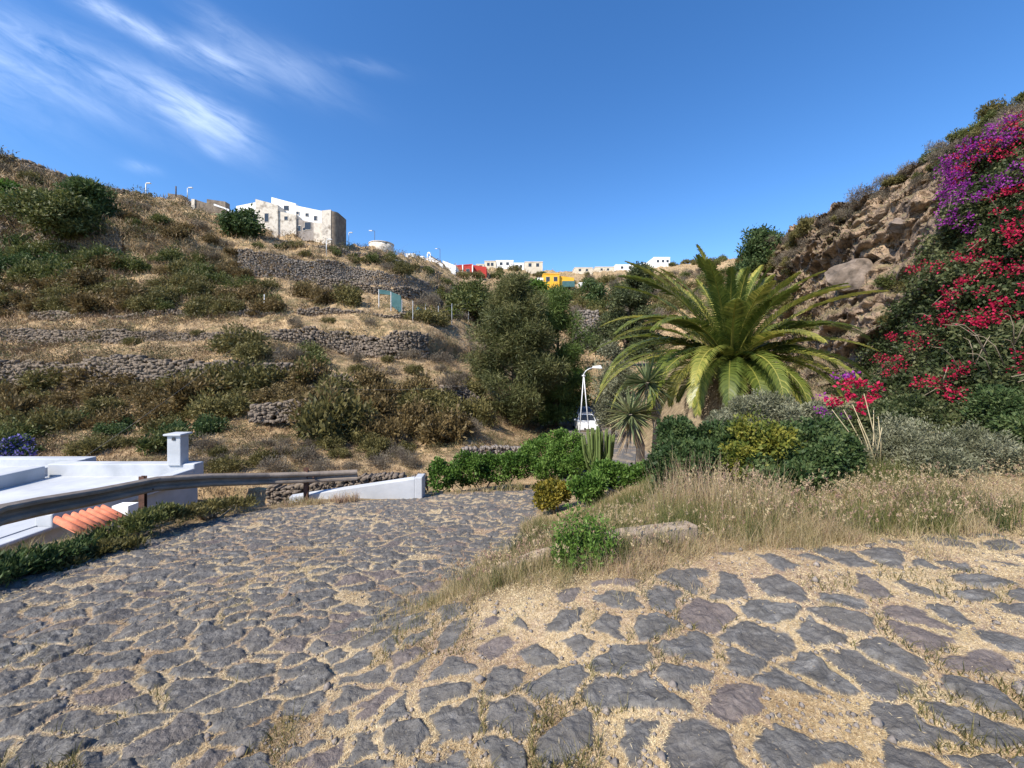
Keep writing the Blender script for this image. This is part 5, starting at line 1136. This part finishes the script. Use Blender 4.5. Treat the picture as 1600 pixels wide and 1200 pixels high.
zone(['rust_bush', 'olive_bush'], [(-20, 465), (250, 465), (400, 480), (400, 500), (-20, 500)], 18, 1.12, 1.90, 'just above the second terrace', .6)
zone(['twiggy_bush', 'green_bush', 'rust_bush'], [(190, 340), (350, 365), (380, 400), (370, 440), (200, 410)], 22, 1.07, 1.97, 'between fortress house and the left trees', .6)
zone(['twiggy_bush', 'olive_bush'], [(-20, 265), (130, 290), (240, 315), (230, 335), (-20, 335)], 15, 1.17, 2.15, 'under the skyline wall', .6)
zone(['green_bush', 'olive_bush'], [(400, 372), (520, 388), (690, 420), (680, 432), (560, 412), (400, 392)], 21, 0.86, 1.57, 'on top of the broad grey terrace wall', .6)
zone(['olive_bush', 'green_bush', 'twiggy_bush'], [(560, 390), (640, 410), (690, 440), (740, 452), (690, 455), (560, 405)], 15, 1.1, 1.8, 'along the ridge towards the chapel', .6)
zone(['twiggy_bush', 'olive_bush'], [(20, 520), (330, 520), (430, 500), (620, 500), (600, 512), (420, 520), (330, 545), (20, 550)], 10, 0.54, 0.98, 'on the grassy second terrace', .9)
zone(['twiggy_bush', 'green_bush', 'olive_bush'], [(880, 440), (1090, 425), (1180, 420), (1180, 470), (1040, 500), (900, 500)], 95, 2.02, 4.03, 'on the far valley head slope', .6)
zone(['green_bush', 'olive_bush'], [(720, 420), (920, 425), (920, 434), (720, 436)], 16, 1.6, 2.8, 'below the central skyline houses', .7)
zone(['green_bush', 'olive_bush'], [(1050, 408), (1170, 400), (1170, 412), (1050, 418)], 14, 2.2, 3.6, 'along the skyline right of the cube house', .7)
zone(['green_bush', 'olive_bush', 'twiggy_bush'], [(640, 455), (760, 450), (780, 500), (680, 515), (630, 490)], 21, 1.23, 2.46, 'around the wire fence', .6)
zone(['olive_bush', 'twiggy_bush'], [(690, 560), (760, 560), (760, 660), (690, 690)], 13, 0.90, 1.68, 'on the bank left of the pines', .7)
zone(['green_bush', 'leafy_bush'], [(930, 560), (1060, 560), (1080, 640), (940, 650)], 13, 1.34, 2.24, 'behind the palm fronds', .6)
zone(['twiggy_bush', 'olive_bush', 'twiggy_bush'], [(1195, 385), (1280, 345), (1400, 275), (1400, 300), (1330, 345), (1250, 400), (1230, 470), (1200, 470)], 53, 0.42, 1.01, 'on the cliff shoulder above the palm', .6, ('cliff',))
zone(['twiggy_bush', 'green_bush', 'olive_bush'], [(1400, 275), (1480, 225), (1560, 178), (1700, 90), (1700, 130), (1560, 205), (1480, 255), (1420, 300)], 23, 0.32, 0.71, 'on the cliff rim above the bougainvillea', .6, ('cliff',))
zone(['olive_bush', 'twiggy_bush'], [(1200, 470), (1270, 440), (1290, 560), (1330, 600), (1240, 620)], 8, 0.55, 0.94, 'on rocks behind the palm', .7, ('cliff',))
zone(['olive_bush', 'green_bush'], [(1370, 450), (1420, 430), (1420, 470), (1360, 540)], 3, 0.39, 0.71, 'at the left edge of the bougainvillea', .6, ('cliff',))
spots.sort(key=lambda q: q[3]); cnt = {}
for kd, p, r, x, band, rr in spots:
    c_ = cnt[(kd, band)] = cnt.get((kd, band), 0) + 1; me = BM[kd][int(rr * 2.999)]
    o = bpy.data.objects.new(kd, me); COL.objects.link(o); o.location = (p.x, p.y, p.z - .12 * r); o.scale = (r * (.9 + .4 * rr), r, r * (.85 + .5 * ((rr * 7.3) % 1))); o.rotation_euler = (0, 0, rr * 40)
    tag(o, '%s %s from the left %s' % (ORD[c_ - 1], WORD[kd], band), 'bush', WORD[kd] + 'es on the slopes')

# ------------------------------------------------------------------ grasses: stuff
def stuff(name, v, f, t, mat): return tag(link(name, mk(name, v, f, {'tint': t}), mat), kind='stuff')
rg = np.random.default_rng(50)
# low tufts and litter over the hillside
n = 52000; xs, ys = rg.uniform(-120, 1330, n), rg.uniform(235, 770, n); P_ = []
for x, y in zip(xs, ys):
    q = hit(x, y, ('hill', 'cliff'))
    if q and q[2] < 320 and (q[3] == 'hill' or q[1].z > .72): P_.append((*q[0], q[2]))
P_ = np.array(P_); rep = 9; n = len(P_) * rep; D = np.repeat(P_[:, 3], rep)
base = np.repeat(P_[:, :3], rep, 0) + rg.normal(0, 1, (n, 3)) * (D * .0075)[:, None] * np.array([1, 1, .0]) - np.array([0, 0, .05])
d = unit(n, rg) * .6 + np.array([0, 0, .75]); d /= np.linalg.norm(d, axis=1, keepdims=True); hh = np.clip(D * .0085, .1, 1.2) * rg.uniform(.5, 1.3, n)
v, f = leaf_quads(base, d, hh, hh * .11, rg); t = np.clip(.42 + 1.0 * fbm(base[:, 0] * .3, base[:, 1] * .3, 3, 55) + rg.normal(0, .16, n), 0, 1)
stuff('hillside_grass', v, f, t, M['hillgrass'])
M['lowscrub'] = leaf_mat('low_scrub', [(.07, .05, .03), (.12, .085, .045), (.085, .085, .03), (.13, .125, .05), (.20, .175, .115)], trans=.25)
hm = (P_[:, 3] > 18) & (P_[:, 3] < 200); Q_ = P_[hm]; pat = fbm(Q_[:, 0] * .16, Q_[:, 2] * .5, 3, 58) + rg.normal(0, .18, len(Q_)); Q_ = Q_[pat > .02]; Q_ = Q_[rg.permutation(len(Q_))[:3600]]
k = 64; rad = np.clip(Q_[:, 3] * .016, .3, 2.0) * rg.uniform(.5, 1.3, len(Q_)); u = unit(len(Q_) * k, rg); u[:, 2] = np.abs(u[:, 2]) * .9
c_ = np.repeat(Q_[:, :3], k, 0) + u * (np.repeat(rad, k) * rg.random(len(u)) ** .4)[:, None]; d = u + unit(len(u), rg) * .8; d /= np.linalg.norm(d, axis=1, keepdims=True); q_ = np.repeat(rad, k)
v, f = leaf_quads(c_, d, q_ * .30 * rg.uniform(.5, 1.2, len(u)), q_ * .07, rg); stuff('low_scrub', v, f, np.clip(np.repeat(rg.random(len(Q_)), k) * .8 + rg.normal(.1, .12, len(u)), 0, 1), M['lowscrub'])
# short straw lying between the cobbles
n = 680000; Yb = 1 / rg.uniform(1 / 11, 1 / 1.35, n); Xb = rg.uniform(-1.42, 1.42, n) * Yb * np.where(rg.random(n) < .22, 1.5, 1)
rm = road_mask(Xb, Yb); tr_ = np.minimum(-sdist(Xb, Yb, RE), sdist(Xb, Yb, BE)); kp = ((rm > .3) | ((tr_ > -.5) & (tr_ < 1.3))) & (np.abs(Xb) < 9.4); Xb, Yb = Xb[kp], Yb[kp]
mk_, hg_, _r = stone_layer(Xb, Yb); kp = (mk_ < .35) | (rg.random(len(Xb)) < .006); Xb, Yb, hg_ = Xb[kp], Yb[kp], hg_[kp]
zb = ground_base(Xb, Yb) + fbm(Xb * 2.2, Yb * 2.2, 4, 3) * .03 + fbm(Xb * .5, Yb * .5, 2, 8) * .06 + hg_
base = np.stack([Xb, Yb, zb], 1); n = len(base); az = rg.random(n) * 6.283; el = np.abs(rg.normal(.25, .35, n)); d = np.stack([np.cos(az) * np.cos(el), np.sin(az) * np.cos(el), np.sin(el)], 1)
ln = rg.uniform(.010, .034, n) * np.clip(Yb / 3, .8, 1.8); v, f = leaf_quads(base, d, ln, np.clip(.0022 * Yb / 2, .0024, .009), rg)
t = np.clip(.62 + .55 * fbm(Xb * 1.5, Yb * 1.5, 3, 56) + rg.normal(0, .2, n), 0, 1); stuff('dry_straw', v, f, t, M['straw'])
kp = rg.random(n) < .07 * (fbm(Xb * 1.8, Yb * 1.8, 3, 57) > .12); q = base[kp]; V, Fq = blades(q, rg.uniform(.03, .09, len(q)), .005, .7, rg, 2); stuff('green_grass', V, Fq, np.repeat(rg.random(len(q)), 2) if 0 else rg.random(len(Fq)), M['olive'])
# tall dry grass on the triangle, along the right bank and the left verge
def grass_area(n, box, cond, h0, h1, wd, seed, lean=.5, mat='tallgrass', name='tall_dry_grass', off=0., spread=.2, per=15):
    rg = np.random.default_rng(seed); k = n // per; X = rg.uniform(box[0], box[1], k); Y = rg.uniform(box[2], box[3], k); kp = cond(X, Y); X, Y = X[kp], Y[kp]
    c1 = vnoise(X * 1.1, Y * 1.1, seed); kp = rg.random(len(X)) < .07 + 1.5 * c1 ** 2.0; X, Y, c1 = X[kp], Y[kp], c1[kp]
    th = (h0 + (h1 - h0) * (.25 + .75 * c1) * rg.uniform(.35, 1.25, len(X))); tt = off + .45 + .75 * fbm(X * .8, Y * .8, 3, seed + 5) + rg.normal(0, .16, len(X))
    rp = lambda a: np.repeat(a, per); m_ = len(X) * per; dx, dy = rg.normal(0, .04, m_), rg.normal(0, .04, m_); X, Y = rp(X) + dx, rp(Y) + dy
    z = ground_base(X, Y) + .015; h = rp(th) * rg.uniform(.35, 1.15, m_); V, Fq = blades(np.stack([X, Y, z], 1), h, wd * np.clip(Y / 4, .7, 2), lean * rg.uniform(.2, 1.7, m_), rg)
    t = np.clip(rp(tt) + rg.normal(0, spread, m_), 0, 1); stuff(name, V, Fq, np.tile(t, 3), M[mat])
tri = lambda X, Y: np.minimum(-sdist(X, Y, RE), sdist(X, Y, BE)) + fbm(X * 1.5, Y * 1.5, 3, 66) * .25
grass_area(80000, (-1, 5.2, 2.9, 6.6), lambda X, Y: (tri(X, Y) > .04) & (X < 4.6), .05, .23, .004, 101)
grass_area(44000, (.9, 9, 3.2, 5.2), lambda X, Y: (tri(X, Y) > .15) & (X > 1.2), .05, .27, .004, 102, off=-.06)
grass_area(100000, (-1, 3.2, 2.8, 4.6), lambda X, Y: (tri(X, Y) > .0) & (tri(X, Y) < 1.2) & (X > -.8), .05, .25, .0038, 111)
grass_area(36000, (-.6, 3.2, 3.8, 7), lambda X, Y: (tri(X, Y) > 0), .05, .23, .004, 113, off=.05)
grass_area(9000, (1.5, 3.1, 3.7, 4.9), lambda X, Y: (tri(X, Y) > .2) & (((X - 2.3) / .75) ** 2 + ((Y - 4.2) / .5) ** 2 < .5 + .8 * vnoise(X * 4, Y * 4, 3)), .30, .85, .0045, 103, .2, off=.3, name='reed_grass', per=9)
grass_area(60000, (-7.2, -3.6, 2.5, 9.2), lambda X, Y: (sdist(X, Y, LE) + fbm(X, Y, 3, 67) * .3 > -.05) & (sdist(X, Y, LB) < .3), .06, .28, .005, 104)
grass_area(6000, (-2.2, 3.2, 9.6, 12.2), lambda X, Y: (sdist(X, Y, LE) > -.1) & (sdist(X, Y, LB) < .4), .08, .28, .010, 105)
grass_area(16000, (-1.2, 6.5, 2.4, 4.6), lambda X, Y: np.abs(tri(X, Y)) < .35, .03, .16, .0045, 106, .7, off=.15)
grass_area(26000, (-.7, 5.6, 3.1, 6), lambda X, Y: (tri(X, Y) > .15), .15, .4, .006, 107, .3, mat='scrubgreen', name='green_grass')

rg = np.random.default_rng(120); n = 5200; X = rg.uniform(-.6, 7.5, n); Y = rg.uniform(2.9, 5.4, n); kp = (tri(X, Y) > .1) & (rg.random(n) < .15 + 1.3 * vnoise(X * 1.3, Y * 1.3, 8) ** 2); X, Y = X[kp], Y[kp]; n = len(X)
hh = rg.uniform(.14, .36, n) + .30 * np.exp(-((X - 2.3) ** 2 + (Y - 4.2) ** 2) / .25); V, Fq = blades(np.stack([X, Y, ground_base(X, Y)], 1), hh, .0034, rg.uniform(.05, .5, n), rg)
P4 = V.reshape(n, 8, 3); tip = (P4[:, 6] + P4[:, 7]) / 2; mid = (P4[:, 4] + P4[:, 5]) / 2; k = 9; tt = np.tile(rg.random(k), n)[:, None]; c_ = np.repeat(tip, k, 0) * tt + (np.repeat(tip, k, 0) * .35 + np.repeat(mid, k, 0) * .65) * (1 - tt)
d = unit(n * k, rg) * .6 + np.array([0, 0, .7]); d /= np.linalg.norm(d, axis=1, keepdims=True); v2, f2 = leaf_quads(c_, d, .028, .008, rg); tn = np.clip(.6 + .35 * fbm(X, Y, 3, 9) + rg.normal(0, .16, n), 0, 1)
stuff('seeding_grass', np.concatenate([V, v2]), np.concatenate([Fq, f2 + len(V)]), np.concatenate([np.tile(tn, 3), np.clip(np.repeat(tn, k) + .2, 0, 1)]), M['tallgrass'])

rg = np.random.default_rng(130); n = 5200; Y = 1 / rg.uniform(1 / 9, 1 / 1.4, n); X = rg.uniform(-1.4, 1.4, n) * Y; mk_, hg_, _r = stone_layer(X, Y); kp = (mk_ < .3) & (road_mask(X, Y) > .3); X, Y = X[kp], Y[kp]; n = len(X)
r_ = rg.uniform(.005, .017, n) * (1 + 1.2 * (rg.random(n) < .06)); o6 = np.array([(1, 0, 0), (0, 1, 0), (-1, 0, 0), (0, -1, 0), (0, 0, .8), (0, 0, -.8)], float)
z = ground_base(X, Y) + fbm(X * 2.2, Y * 2.2, 4, 3) * .03 + fbm(X * .5, Y * .5, 2, 8) * .06 + r_ * .4; V = (np.stack([X, Y, z], 1)[:, None] + o6[None] * rg.uniform(.6, 1.3, (n, 6, 1)) * r_[:, None, None]).reshape(-1, 3)
F8 = np.array([(0, 1, 4), (1, 2, 4), (2, 3, 4), (3, 0, 4), (1, 0, 5), (2, 1, 5), (3, 2, 5), (0, 3, 5)]); M['pebble'] = mottled('pebble', (.10, .09, .085), (.34, .29, .25), 25)
stuff('pebbles', V, (np.arange(n)[:, None, None] * 6 + F8[None]).reshape(-1, 3), rg.random(n * 8), M['pebble'])
